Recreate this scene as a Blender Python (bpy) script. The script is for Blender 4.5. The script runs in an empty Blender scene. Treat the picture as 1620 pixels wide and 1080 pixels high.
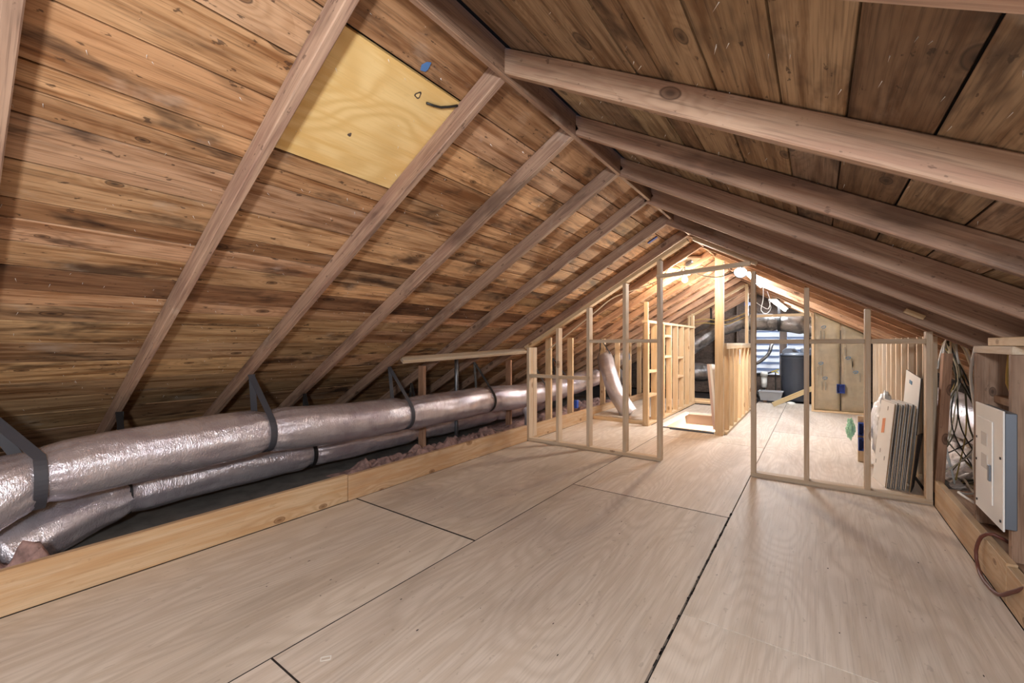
import bpy, bmesh, math, random
from mathutils import Vector, Matrix, noise as mnoise

random.seed(7)
scn = bpy.context.scene
COL = scn.collection

# ------------------------------------------------------------------ camera, world, lights, exposure
cam_d = bpy.data.cameras.new('camera')
cam = bpy.data.objects.new('camera', cam_d)
COL.objects.link(cam)
cam.location = (0, 0, 1.22)
cam.rotation_euler = (math.pi / 2, 0, math.radians(35.7))
cam_d.sensor_width = 36
cam_d.lens = 672 / 1620 * 36
cam_d.shift_y = 3 / 1620
cam_d.clip_start = 0.02
scn.camera = cam

world = bpy.data.worlds.new('world')
scn.world = world
world.use_nodes = True
wb = world.node_tree.nodes['Background']
wb.inputs[0].default_value = (0.35, 0.55, 1.0, 1)
wb.inputs[1].default_value = 0.7


def lamp(name, kind, loc, power, color, size=0.1, rot=None, size_y=None):
    d = bpy.data.lights.new(name, kind)
    d.energy = power
    d.color = color
    if kind == 'AREA':
        d.shape = 'RECTANGLE'
        d.size = size
        d.size_y = size_y or size
    else:
        d.shadow_soft_size = size
    o = bpy.data.objects.new(name, d)
    COL.objects.link(o)
    o.location = loc
    if rot:
        o.rotation_euler = rot
    return o


# the photographer's flash just behind the camera, and an added, unseen area fill further back
lamp('camera_flash', 'POINT', (0.16, -0.60, 1.58), 135, (0.93, 0.97, 1.0), 0.10)
lamp('rear_fill', 'AREA', (-1.1, -1.65, 1.2), 11, (0.94, 0.97, 1.0), 2.6, (math.radians(90), 0, 0), 1.6)
BULB_W, LED_W = 36.0, 118.0

scn.view_settings.view_transform = 'Standard'
scn.view_settings.look = 'None'
scn.view_settings.gamma = 1
scn.view_settings.use_curve_mapping = False
scn.view_settings.exposure = 0.78

# ------------------------------------------------------------------ helpers
XR, Z0, SL = -1.10, 2.385, 0.57          # ridge x, rafter underside at the ridge, roof pitch
ANG = math.atan(SL)
PLUMB = 0.112                             # rafter depth measured vertically


def zb(x):
    return Z0 - SL * abs(x - XR)


def lin(h):
    h = h.lstrip('#')
    out = []
    for i in (0, 2, 4):
        c = int(h[i:i + 2], 16) / 255
        out.append(c / 12.92 if c <= 0.04045 else ((c + 0.055) / 1.055) ** 2.4)
    return (*out, 1)


PLOC = {}


def link(o, parent=None, M=None):
    COL.objects.link(o)
    M = M or Matrix.Identity(4)
    if parent is not None:
        o.parent = parent
        P = PLOC.get(parent.name, Matrix.Identity(4))
        o.matrix_local = P.inverted() @ M
    else:
        o.matrix_local = M
    PLOC[o.name] = M
    return o


def tag(o, label=None, cat=None, group=None, kind=None):
    if label:
        o['label'] = label
    if cat:
        o['category'] = cat
    if group:
        o['group'] = group
    if kind:
        o['kind'] = kind
    return o


def empty(name, loc, label=None, cat=None, group=None, kind=None):
    o = bpy.data.objects.new(name, None)
    o.empty_display_size = 0.1
    link(o, None, Matrix.Translation(loc))
    return tag(o, label, cat, group, kind)


def mesh_obj(name, bm, mat, parent=None, M=None, smooth=False):
    me = bpy.data.meshes.new(name)
    bm.normal_update()
    bm.to_mesh(me)
    bm.free()
    if smooth:
        for p in me.polygons:
            p.use_smooth = True
    if mat:
        me.materials.append(mat)
    o = bpy.data.objects.new(name, me)
    return link(o, parent, M)


def box_bm(sx, sy, sz, bevel=0.002):
    bm = bmesh.new()
    bmesh.ops.create_cube(bm, size=1)
    bmesh.ops.scale(bm, vec=(sx, sy, sz), verts=bm.verts)
    if bevel:
        bmesh.ops.bevel(bm, geom=bm.edges[:], offset=min(bevel, 0.3 * min(sx, sy, sz)), segments=1, affect='EDGES')
    return bm


def basis(y, x, o):
    """matrix whose local Y runs along y, local X near x"""
    y = Vector(y).normalized()
    x = Vector(x)
    x = (x - y * x.dot(y)).normalized()
    z = x.cross(y)
    return Matrix(((x.x, y.x, z.x, o[0]), (x.y, y.y, z.y, o[1]), (x.z, y.z, z.z, o[2]), (0, 0, 0, 1)))


def bar(name, p0, p1, w, t, mat, parent=None, wdir=(1, 0, 0), bevel=0.002, color=None):
    """lumber from p0 to p1 (centre line); w along wdir, t across"""
    p0, p1 = Vector(p0), Vector(p1)
    L = (p1 - p0).length
    o = mesh_obj(name, box_bm(w, L, t, bevel), mat, parent, basis(p1 - p0, wdir, (p0 + p1) / 2))
    if color:
        o.color = color
    return o


def blk(name, x0, x1, y0, y1, z0, z1, mat, parent=None, bevel=0.002, grain='y', color=None):
    c = Vector(((x0 + x1) / 2, (y0 + y1) / 2, (z0 + z1) / 2))
    d = {'x': x1 - x0, 'y': y1 - y0, 'z': z1 - z0}
    if grain == 'y':
        return bar(name, (c.x, y0, c.z), (c.x, y1, c.z), d['x'], d['z'], mat, parent, (1, 0, 0), bevel, color)
    if grain == 'z':
        return bar(name, (c.x, c.y, z0), (c.x, c.y, z1), d['x'], d['y'], mat, parent, (1, 0, 0), bevel, color)
    return bar(name, (x0, c.y, c.z), (x1, c.y, c.z), d['y'], d['z'], mat, parent, (0, 1, 0), bevel, color)


def prism(name, pts, nrm, thick, mat, parent=None, M=None):
    """flat polygon (world points) extruded along nrm"""
    bm = bmesh.new()
    n = Vector(nrm) * thick
    a = [bm.verts.new(Vector(p)) for p in pts]
    b = [bm.verts.new(Vector(p) + n) for p in pts]
    bm.faces.new(a)
    bm.faces.new(b[::-1])
    k = len(pts)
    for i in range(k):
        bm.faces.new((a[i], b[i], b[(i + 1) % k], a[(i + 1) % k]))
    bmesh.ops.recalc_face_normals(bm, faces=bm.faces[:])
    c = sum((Vector(p) for p in pts), Vector()) / k
    bmesh.ops.translate(bm, verts=bm.verts[:], vec=-c)
    return mesh_obj(name, bm, mat, parent, Matrix.Translation(c))


def smooth_path(pts, step=0.05):
    P = [Vector(p) for p in pts]
    P = [P[0] * 2 - P[1]] + P + [P[-1] * 2 - P[-2]]
    out = []
    for i in range(1, len(P) - 2):
        a, b, c, d = P[i - 1:i + 3]
        n = max(2, int((c - b).length / step))
        for k in range(n):
            t = k / n
            out.append(0.5 * ((2 * b) + (c - a) * t + (2 * a - 5 * b + 4 * c - d) * t * t + (3 * b - a - 3 * c + d) * t ** 3))
    out.append(P[-2])
    return out


def sweep_bm(path, rad, seg=8, cap=True, flat=None):
    """tube; rad(i, s, theta) or number; flat=(w,t,dir) gives a ribbon section"""
    bm = bmesh.new()
    n = len(path)
    tang = [(path[min(i + 1, n - 1)] - path[max(i - 1, 0)]).normalized() for i in range(n)]
    up = Vector((0, 0, 1)) if abs(tang[0].z) < 0.9 else Vector((1, 0, 0))
    if flat:
        up = Vector(flat[2])
    rings = []
    s = 0.0
    for i in range(n):
        if i:
            s += (path[i] - path[i - 1]).length
        t = tang[i]
        u = (up - t * up.dot(t))
        if u.length < 1e-4:
            u = t.orthogonal()
        u.normalize()
        v = t.cross(u)
        if not flat:
            up = u
        ring = []
        if flat:
            for a, b in ((-1, -1), (1, -1), (1, 1), (-1, 1)):
                ring.append(bm.verts.new(path[i] + u * a * flat[0] / 2 + v * b * flat[1] / 2))
        else:
            for k in range(seg):
                th = 2 * math.pi * k / seg
                r = rad(i, s, th) if callable(rad) else rad
                ring.append(bm.verts.new(path[i] + (u * math.cos(th) + v * math.sin(th)) * r))
        rings.append(ring)
    m = len(rings[0])
    for i in range(n - 1):
        for k in range(m):
            bm.faces.new((rings[i][k], rings[i][(k + 1) % m], rings[i + 1][(k + 1) % m], rings[i + 1][k]))
    if cap:
        bm.faces.new(rings[0][::-1])
        bm.faces.new(rings[-1])
    bmesh.ops.recalc_face_normals(bm, faces=bm.faces[:])
    return bm


def recenter(bm):
    c = sum((v.co for v in bm.verts), Vector()) / len(bm.verts)
    bmesh.ops.translate(bm, verts=bm.verts[:], vec=-c)
    return Matrix.Translation(c)


def tube(name, pts, r, mat, parent=None, seg=8, step=0.04, smooth=True):
    bm = sweep_bm(smooth_path(pts, step), r, seg)
    M = recenter(bm)
    return mesh_obj(name, bm, mat, parent, M, smooth)


def lathe_bm(prof, seg=32):
    bm = bmesh.new()
    rings = []
    for r, z in prof:
        if r < 1e-5:
            rings.append([bm.verts.new((0, 0, z))])
        else:
            rings.append([bm.verts.new((r * math.cos(2 * math.pi * k / seg), r * math.sin(2 * math.pi * k / seg), z)) for k in range(seg)])
    for a, b in zip(rings, rings[1:]):
        for k in range(seg):
            k2 = (k + 1) % seg
            if len(a) == 1 and len(b) > 1:
                bm.faces.new((a[0], b[k], b[k2]))
            elif len(b) == 1 and len(a) > 1:
                bm.faces.new((a[k], b[0], a[k2]))
            elif len(a) > 1:
                bm.faces.new((a[k], a[k2], b[k2], b[k]))
    bmesh.ops.recalc_face_normals(bm, faces=bm.faces[:])
    return bm


# ------------------------------------------------------------------ materials
class NT:
    def __init__(self, name):
        self.m = bpy.data.materials.new(name)
        self.m.use_nodes = True
        self.t = self.m.node_tree
        self.b = self.t.nodes['Principled BSDF']

    def n(self, typ, **kw):
        nd = self.t.nodes.new(typ)
        for k, v in kw.items():
            setattr(nd, k, v)
        return nd

    def l(self, a, b):
        self.t.links.new(a, b)

    def val(self, sock, v):
        if hasattr(v, 'is_output'):
            self.l(v, sock)
        else:
            sock.default_value = v

    def math(self, op, a, b=0.0, c=0.0):
        nd = self.n('ShaderNodeMath', operation=op)
        self.val(nd.inputs[0], a)
        self.val(nd.inputs[1], b)
        self.val(nd.inputs[2], c)
        return nd.outputs[0]

    def vmath(self, op, a, b):
        nd = self.n('ShaderNodeVectorMath', operation=op)
        self.val(nd.inputs[0], a)
        self.val(nd.inputs[1], b)
        return nd.outputs[0]

    def mix(self, f, a, b, blend='MIX'):
        nd = self.n('ShaderNodeMix', data_type='RGBA', blend_type=blend)
        self.val(nd.inputs[0], f)
        self.val(nd.inputs[6], a)
        self.val(nd.inputs[7], b)
        return nd.outputs[2]

    def noise(self, vec, scale=1.0, detail=2.0, rough=0.5, dist=0.0):
        nd = self.n('ShaderNodeTexNoise')
        self.l(vec, nd.inputs['Vector'])
        nd.inputs['Scale'].default_value = scale
        nd.inputs['Detail'].default_value = detail
        nd.inputs['Roughness'].default_value = rough
        nd.inputs['Distortion'].default_value = dist
        return nd.outputs[0]

    def ramp(self, f, lo, hi):
        nd = self.n('ShaderNodeMapRange', interpolation_type='SMOOTHSTEP')
        self.val(nd.inputs[0], f)
        nd.inputs[1].default_value = lo
        nd.inputs[2].default_value = hi
        return nd.outputs[0]

    def bump(self, h, strength, dist=0.002):
        nd = self.n('ShaderNodeBump')
        nd.inputs['Strength'].default_value = strength
        nd.inputs['Distance'].default_value = dist
        self.l(h, nd.inputs['Height'])
        self.l(nd.outputs[0], self.b.inputs['Normal'])


def wood(name, c1, c2, cdark, sx=9.0, sy=0.8, bands=7.0, contrast=0.6, knots=0.5, stain=0.5, stain_sc=(2.5, 1.2),
         vary=0.35, rough=0.65, knot_sc=(5.0, 2.6), fine=0.35, pale=0.0, c3=None):
    t = NT(name)
    tc = t.n('ShaderNodeTexCoord').outputs['Object']
    oi = t.n('ShaderNodeObjectInfo')
    rnd = oi.outputs['Random']
    off = t.n('ShaderNodeCombineXYZ')
    t.l(t.math('MULTIPLY', rnd, 37.3), off.inputs[0])
    t.l(t.math('MULTIPLY', rnd, 91.7), off.inputs[1])
    t.l(t.math('MULTIPLY', rnd, 53.1), off.inputs[2])
    p = t.vmath('ADD', tc, off.outputs[0])
    sep = t.n('ShaderNodeSeparateXYZ')
    t.l(p, sep.inputs[0])
    # knots
    kv = t.n('ShaderNodeCombineXYZ')
    t.l(t.math('MULTIPLY', t.math('ADD', sep.outputs[0], sep.outputs[2]), knot_sc[0]), kv.inputs[0])
    t.l(t.math('MULTIPLY', sep.outputs[1], knot_sc[1]), kv.inputs[1])
    vo = t.n('ShaderNodeTexVoronoi', voronoi_dimensions='2D')
    t.l(kv.outputs[0], vo.inputs['Vector'])
    vo.inputs['Scale'].default_value = 1
    kd = vo.outputs['Distance']
    ks = t.n('ShaderNodeSeparateColor')
    t.l(vo.outputs['Color'], ks.inputs[0])
    gate = t.math('LESS_THAN', ks.outputs[0], knots)
    krad = t.math('MULTIPLY_ADD', ks.outputs[1], 0.06, 0.05)
    kq = t.math('DIVIDE', kd, krad)
    kmask = t.math('MULTIPLY', t.ramp(kq, 1.15, 0.75), gate)
    kring = t.math('MULTIPLY', t.math('EXPONENT', t.math('MULTIPLY', kd, -5.0)), t.math('MULTIPLY', gate, 0.55))
    # growth bands
    s1 = t.vmath('MULTIPLY', p, (sx, sy, sx))
    n1 = t.math('ADD', t.noise(s1, 1.0, 2.0, 0.45), kring)
    ph = t.math('MULTIPLY', n1, bands * 6.283)
    band = t.math('MULTIPLY_ADD', t.math('SINE', ph), 0.5, 0.5)
    band = t.math('POWER', band, 1.6)
    fv = t.vmath('MULTIPLY', p, (150, 3.0, 150))
    fg = t.noise(fv, 1.0, 3.0, 0.6)
    mid = t.noise(t.vmath('MULTIPLY', p, (22, 1.5, 22)), 1.0, 5.0, 0.65)
    base = t.mix(t.math('MULTIPLY', band, contrast), c1, c2)
    base = t.mix(t.ramp(mid, 0.42, 0.66), base, c3 or c2)
    base = t.mix(t.math('MULTIPLY', t.ramp(fg, 0.45, 0.75), fine), base, cdark)
    # stains and weathering with a shape of their own
    sn = t.noise(t.vmath('MULTIPLY', p, (stain_sc[0], stain_sc[1], stain_sc[0])), 1.0, 4.0, 0.62, 0.4)
    base = t.mix(t.math('MULTIPLY', t.ramp(sn, 0.50, 0.72), stain), base, cdark)
    sp = t.noise(t.vmath('MULTIPLY', p, (34, 15, 34)), 1.0, 3.0, 0.6)
    base = t.mix(t.math('MULTIPLY', t.ramp(sp, 0.655, 0.70), stain * 0.85), base, cdark)
    if pale:
        pn = t.noise(t.vmath('MULTIPLY', p, (3.1, 1.6, 3.1)), 1.3, 5.0, 0.65)
        base = t.mix(t.math('MULTIPLY', t.ramp(pn, 0.58, 0.72), pale), base, lin('cfc4b8'))
    kc = t.mix(t.ramp(kq, 0.15, 0.8), cdark, t.mix(0.5, cdark, c2))
    base = t.mix(t.math('MULTIPLY', kmask, 0.85), base, kc)
    base = t.mix(t.math('MULTIPLY', t.math('MULTIPLY', t.ramp(t.math('ABSOLUTE', t.math('SUBTRACT', kq, 1.0)), 0.22, 0.0), gate), 0.7), base, cdark)
    r2 = t.math('FRACT', t.math('MULTIPLY', rnd, 7919.0))
    v = t.math('MULTIPLY_ADD', r2, vary, 1 - vary * 0.55)
    base = t.mix(1.0, base, oi.outputs['Color'], 'MULTIPLY')
    sc = t.n('ShaderNodeHueSaturation')
    t.l(base, sc.inputs['Color'])
    t.l(v, sc.inputs['Value'])
    t.l(sc.outputs[0], t.b.inputs['Base Color'])
    t.b.inputs['Roughness'].default_value = rough
    t.b.inputs['Specular IOR Level'].default_value = 0.35
    t.bump(t.math('ADD', t.math('MULTIPLY', fg, 0.6), t.math('MULTIPLY', band, 0.4)), 0.35, 0.0015)
    return t.m


def plain(name, col, rough=0.5, metal=0.0, noise_amt=0.0, nscale=20.0, bump=0.0, spec=0.5, emit=None, trans=0.0, alpha=1.0):
    t = NT(name)
    c = lin(col) if isinstance(col, str) else col
    if noise_amt or bump:
        tc = t.n('ShaderNodeTexCoord').outputs['Object']
        nz = t.noise(tc, nscale, 4.0, 0.6)
        if noise_amt:
            dk = (c[0] * (1 - noise_amt), c[1] * (1 - noise_amt), c[2] * (1 - noise_amt), 1)
            t.l(t.mix(t.ramp(nz, 0.3, 0.75), c, dk), t.b.inputs['Base Color'])
        else:
            t.b.inputs['Base Color'].default_value = c
        if bump:
            t.bump(nz, bump, 0.01)
    else:
        t.b.inputs['Base Color'].default_value = c
    t.b.inputs['Roughness'].default_value = rough
    t.b.inputs['Metallic'].default_value = metal
    t.b.inputs['Specular IOR Level'].default_value = spec
    t.b.inputs['Transmission Weight'].default_value = trans
    t.b.inputs['Alpha'].default_value = alpha
    if emit:
        t.b.inputs['Emission Color'].default_value = emit[0]
        t.b.inputs['Emission Strength'].default_value = emit[1]
    return t.m


def foil(name, c1, c2, rough=0.27, crinkle=0.5, fine=0.5):
    t = NT(name)
    tc = t.n('ShaderNodeTexCoord').outputs['Object']
    big = t.noise(tc, 6.0, 3.0, 0.6, 0.6)
    wr = t.noise(t.vmath('MULTIPLY', tc, (22, 110, 22)), 1.0, 4.0, 0.62, 0.8)
    cr = t.noise(t.vmath('MULTIPLY', tc, (17, 26, 17)), 1.0, 4.0, 0.6, 1.8)
    cr = t.math('ABSOLUTE', t.math('SUBTRACT', cr, 0.5))
    h = t.math('ADD', t.math('MULTIPLY', wr, fine), t.math('MULTIPLY', big, crinkle))
    fi = t.noise(t.vmath('MULTIPLY', tc, (38, 70, 38)), 1.0, 3.0, 0.6, 1.4)
    h = t.math('ADD', h, t.math('MULTIPLY', cr, 1.1))
    h = t.math('ADD', h, t.math('MULTIPLY', fi, 0.55))
    t.l(t.mix(t.ramp(big, 0.35, 0.7), c1, c2), t.b.inputs['Base Color'])
    t.b.inputs['Metallic'].default_value = 0.72
    t.l(t.math('MULTIPLY_ADD', wr, 0.16, rough), t.b.inputs['Roughness'])
    t.bump(h, 0.6, 0.009)
    return t.m


M = {}
M['plank'] = wood('roof_plank_wood', lin('c9a47e'), lin('a57d56'), lin('35231a'), 7, 0.7, 9, 0.40, 0.40, 0.85, (6.0, 2.0), vary=0.45, pale=0.35, c3=lin('8d6440'), fine=0.5)
M['plank_r'] = wood('roof_plank_wood_right', lin('a68d71'), lin('8c735a'), lin('38291f'), 5, 0.9, 11, 0.5, 0.4, 0.85, (5.5, 2.0), vary=0.42, pale=0.3, knot_sc=(4.2, 2.2), c3=lin('75593f'), fine=0.55)
M['rafter'] = wood('rafter_wood', lin('ac917d'), lin('937866'), lin('402e27'), 14, 0.5, 6, 0.5, 0.25, 0.7, (5, 1.3), vary=0.30, pale=0.3, fine=0.5, c3=lin('8f7263'))
M['rafter_r'] = wood('rafter_wood_right', lin('af947e'), lin('957863'), lin('422f26'), 9, 0.5, 9, 0.5, 0.12, 0.6, (4, 1.2), vary=0.26, pale=0.25, fine=0.45, c3=lin('9b7b68'))
M['lumber'] = wood('new_stud_lumber', lin('dfc6a2'), lin('ccab80'), lin('835c3a'), 16, 0.6, 4, 0.5, 0.3, 0.12, vary=0.16, rough=0.6, fine=0.18, c3=lin('d4b48b'))
M['lumber_pale'] = wood('pale_stud_lumber', lin('d9c8b2'), lin('c7b196'), lin('7d5a3e'), 16, 0.6, 4, 0.45, 0.28, 0.12, vary=0.14, rough=0.6, fine=0.18, c3=lin('cdb292'))
M['curb'] = wood('curb_board_lumber', lin('d6bd9d'), lin('c09f7b'), lin('7a5638'), 10, 0.45, 6, 0.6, 0.3, 0.16, vary=0.14, rough=0.55, fine=0.2, c3=lin('caa67e'))
M['old_lumber'] = wood('weathered_lumber', lin('a98d78'), lin('8d6f5b'), lin('3c281e'), 12, 0.6, 4, 0.5, 0.35, 0.4, vary=0.25, pale=0.15)
M['ply'] = wood('floor_plywood', lin('ddd2c5'), lin('bfb0a0'), lin('7b6857'), 1.9, 0.40, 30, 0.42, 0.0, 0.30, (1.3, 0.5), 0.10, 0.5, (3.2, 1.1), 0.22, pale=0.16, c3=lin('cfc1b1'))
M['patch'] = wood('patch_plywood', lin('e9c98d'), lin('d0a562'), lin('7b5228'), 2.2, 1.5, 12, 0.5, 0.0, 0.05, (1, 0.6), 0.02, 0.6, (2.2, 1.1), 0.1, c3=lin('deb674'))
M['deck'] = plain('roofing_felt', '15110f', 0.9)
M['void'] = plain('dark_subfloor', '2a2220', 0.95, noise_amt=0.4, nscale=8)
M['dusty'] = plain('dusty_ceiling_board', '6a6662', 0.95, noise_amt=0.45, nscale=6, bump=0.3)
M['foil'] = foil('duct_foil', lin('ece7ee'), lin('d4ccd6'), 0.15)
M['foil_bright'] = foil('duct_foil_bright', lin('e6e3e6'), lin('cfccd0'), 0.24)
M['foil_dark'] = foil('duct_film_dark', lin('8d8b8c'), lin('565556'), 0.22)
M['strap'] = plain('strap_webbing', '43434a', 0.6)
M['strap_dark'] = plain('strap_black', '1b1a1c', 0.55)
M['black'] = plain('black_rubber', '19191b', 0.45)
M['galv'] = plain('galvanised_steel', '8b8f95', 0.42, 0.85, noise_amt=0.2, nscale=30)
M['fluff'] = plain('pink_insulation_fluff', 'b08f88', 0.95, noise_amt=0.55, nscale=18, bump=0.7)
M['fluff_pale'] = plain('pale_insulation_fluff', 'ddd0c8', 0.95, noise_amt=0.5, nscale=22, bump=0.7)
M['white'] = plain('white_paint', 'ece9e4', 0.45)
M['panel'] = plain('panel_enamel', 'f4f2ef', 0.38, noise_amt=0.03, nscale=5)
M['panel_grey'] = plain('panel_box_steel', '7e8590', 0.45, 0.6)
M['pinkwall'] = plain('stair_wall_paint', 'a8968a', 0.7)
M['hatchfoam'] = plain('hatch_panel_face', 'd8bfb4', 0.6, noise_amt=0.12, nscale=4)
M['tank'] = plain('tank_plastic', '454b57', 0.45, noise_amt=0.08, nscale=6)
M['tank_lid'] = plain('tank_lid_plastic', '4b515c', 0.4)
M['tank_grey'] = plain('tank_label_grey', '80868f', 0.5)
M['pvc'] = plain('white_pvc', 'd3d2cd', 0.4)
M['tub'] = plain('grey_translucent_plastic', 'a3a7ad', 0.35)
M['reflection_grey'] = plain('panel_reflection_grey', 'cfccc9', 0.5)
M['yellow'] = plain('yellow_plastic', 'c7b53a', 0.45)
M['blue'] = plain('blue_box_plastic', '1f49a8', 0.4)
M['bluedark'] = plain('blue_box_inside', '12296a', 0.6)
M['tape'] = plain('blue_tape', '4f77ad', 0.6)
M['kraft'] = plain('kraft_paper_facing', 'd2c0a4', 0.55, noise_amt=0.18, nscale=5, bump=0.6)
M['ink'] = plain('blue_print_ink', '5b7f99', 0.6)
M['inkgrey'] = plain('grey_print_ink', '8d8372', 0.6)
M['inkorange'] = plain('orange_print_ink', 'd88c62', 0.6)
M['carton'] = plain('white_carton_face', 'e4e0da', 0.5, noise_amt=0.04, nscale=4)
M['cartonedge'] = plain('carton_brown_edge', '43342b', 0.85, noise_amt=0.4, nscale=30)
M['cartonbrown'] = plain('brown_cardboard', 'a98a66', 0.8, noise_amt=0.15, nscale=10)
M['bag'] = plain('white_plastic_film', 'eeeeee', 0.3, bump=0.5, nscale=9)
M['greenbag'] = plain('green_plastic_film', 'a5d9b8', 0.3, bump=0.5, nscale=9)
M['romex'] = plain('cream_cable', 'e2d7bd', 0.5)
M['romex_white'] = plain('white_cable', 'e8e6e2', 0.45)
M['romex_yellow'] = plain('yellow_cable', 'bfa35a', 0.5)
M['cable_black'] = plain('black_cable', '2a2723', 0.5)
M['cable_grey'] = plain('olive_cable', '77715c', 0.5)
M['redcord'] = plain('brown_cord', '6b3d33', 0.5)
M['gable'] = wood('gable_board_wood', lin('6a5a50'), lin('52443c'), lin('221b18'), 8, 0.7, 4, 0.4, 0.2, 0.4, vary=0.4)
M['slat'] = plain('louvre_slat_paint', 'cdd2da', 0.5)
M['mould'] = plain('nail_steel', 'f0eeea', 0.4, 0.3)
M['bulb'] = plain('lit_bulb', 'ffffff', emit=((1.0, 0.83, 0.62, 1), BULB_W / (math.pi * 4 * math.pi * 0.035 ** 2)))
M['worklamp'] = plain('lit_work_lamp', 'ffffff', emit=((0.92, 0.96, 1.0, 1), 60))
M['tube'] = plain('lit_led_tube', 'ffffff', emit=((0.90, 0.95, 1.0, 1), LED_W / (math.pi * 2 * math.pi * 0.022 * 1.5)))

# ------------------------------------------------------------------ floor
YB = -1.8
YF = 11.5
fl = bpy.data.objects.new('floor', None)
floor = mesh_obj('floor', box_bm(3.7, 1, 0.02, 0), M['void'], None, Matrix.Translation((-1.1, -8.0, -0.05)))
# subfloor in four rectangles round the stair opening, all one mesh
HX0, HX1, HY0, HY1 = -2.02, -1.06, 6.27, 9.15


def floor_mesh():
    bm = bmesh.new()
    for x0, x1, y0, y1 in ((-5.75, HX0, YB - .1, YF + .1), (HX1, 3.55, YB, YF + .1), (HX0, HX1, YB, HY0), (HX0, HX1, HY1, YF + .1)):
        r = bmesh.ops.create_cube(bm, size=1)['verts']
        bmesh.ops.scale(bm, vec=(x1 - x0, y1 - y0, 0.02), verts=r)
        bmesh.ops.translate(bm, vec=((x0 + x1) / 2, (y0 + y1) / 2, -0.04), verts=r)
    return bm


bpy.data.objects.remove(floor)
floor = mesh_obj('floor', floor_mesh(), M['void'])
tag(floor, 'attic floor of large pale plywood sheets', None, None, 'structure')


def sheet(x0, x1, y0, y1, g=0.0025, col=None):
    o = blk('plywood_sheet', x0 + g, x1 - g, y0 + g, y1 - g, -0.018, random.uniform(-0.0008, 0.0006), M['ply'], floor, 0)
    if col:
        o.color = col
    return o


xa, xb, xc, xd = -2.945, -1.72, -0.50, 0.715
for y0, y1, c in ((YB, -0.44, 1), (-0.44, 2.0, 0.97), (2.0, 4.44, 1.03), (4.44, 6.36, 1.04)):
    sheet(xa, xb, y0, y1, 0.004 if y1 == 2.0 else 0.003, (c, c, c, 1))
for y0, y1, c in ((YB, 0.793, 1.0), (0.793, 3.30, 0.98), (3.30, 5.74, 1.03)):
    sheet(xb, xc - (0.003 if y0 < 3 else 0.0), y0, y1, 0.003, (c, c * 0.99, c, 1))
sheet(xb, xc, 5.74, 6.22)
sheet(-1.0, xc, 6.22, 8.2)
sheet(-1.0, xc, 8.2, 10.4)
for y0, y1, c in ((YB, 2.01, 1.0), (2.01, 4.45, 1.0), (4.45, 6.9, 1.04), (6.9, 9.33, 1.02)):
    sheet(xc + (0.002 if y0 < 3 else 0.0), xd, y0, y1, 0.003, (c, c * 0.99, c, 1))
sheet(xc, -0.08, 9.33, 10.4)
for x0, x1, y0, y1 in ((xa, xb, 1.9945, 2.0055), (xb, xc, 3.2965, 3.3035), (xb, xc, 0.7895, 0.7965), (xb - 0.0014, xb + 0.0014, 0.2, 5.7)):
    blk('seam', x0, x1, y0, y1, -0.012, 0.0009, M['void'], floor, 0)
# dark splinters along the chipped seam, part of the floor
bm = bmesh.new()
for i in range(60):
    y = random.uniform(1.4, 3.4)
    r = bmesh.ops.create_cube(bm, size=1)['verts']
    bmesh.ops.scale(bm, vec=(random.uniform(0.004, 0.009), random.uniform(0.01, 0.05), 0.001), verts=r)
    bmesh.ops.translate(bm, vec=(xc + random.uniform(-0.004, 0.004), y, 0.0008), verts=r)
o = mesh_obj('seam_splinter', bm, M['void'], floor)
o['kind'] = 'stuff'
# small knots and chips lying in the sheets
bm = bmesh.new()
for i in range(70):
    x, y = random.uniform(xa + .05, xd - .05), random.uniform(1.0, 4.2)
    r = bmesh.ops.create_circle(bm, segments=6, radius=random.uniform(0.0012, 0.0035), cap_ends=True)['verts']
    bmesh.ops.scale(bm, vec=(1, random.uniform(1, 3), 1), verts=r)
    bmesh.ops.translate(bm, vec=(x, y, 0.0013), verts=r)
o = mesh_obj('nail_mark', bm, M['void'], floor)
o['kind'] = 'stuff'

bm = bmesh.new()
for a in ((-0.018, 0, 0.003, 0.022), (0.018, 0, 0.003, 0.022), (0, -0.010, 0.036, 0.003), (0, 0.010, 0.036, 0.003)):
    r = bmesh.ops.create_cube(bm, size=1)['verts']
    bmesh.ops.scale(bm, vec=(a[2], a[3], 0.001), verts=r)
    bmesh.ops.translate(bm, vec=(a[0], a[1], 0), verts=r)
o = mesh_obj('chalk_mark', bm, M['white'], floor, Matrix.Translation((-1.545, 0.915, 0.001)) @ Matrix.Rotation(0.9, 4, 'Z'))
o['label'] = 'small white rectangular outline'
# ------------------------------------------------------------------ roof: deck, planks, rafters, ridge
def slope_pt(side, d, y, off):
    """side -1 left, +1 right; d horizontal distance from ridge; off above the rafter underside (vertical)"""
    return Vector((XR + side * d, y, Z0 - SL * d + off))


ceil = None
bm = bmesh.new()
for side in (-1, 1):
    d0 = 0.0 if side < 0 else 0.026
    for h0, h1 in ((PLUMB + 0.030, PLUMB + 0.045),):
        v = []
        for d in (d0, 4.58):
            for y in (YB - .1, YF + .1):
                for h in (h0, h1):
                    v.append(bm.verts.new(slope_pt(side, d, y, h)))
        bmesh.ops.convex_hull(bm, input=v)
ceil = mesh_obj('ceiling', bm, M['deck'])
tag(ceil, 'underside of gable roof with wide brown planks on rafters', None, None, 'structure')


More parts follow.
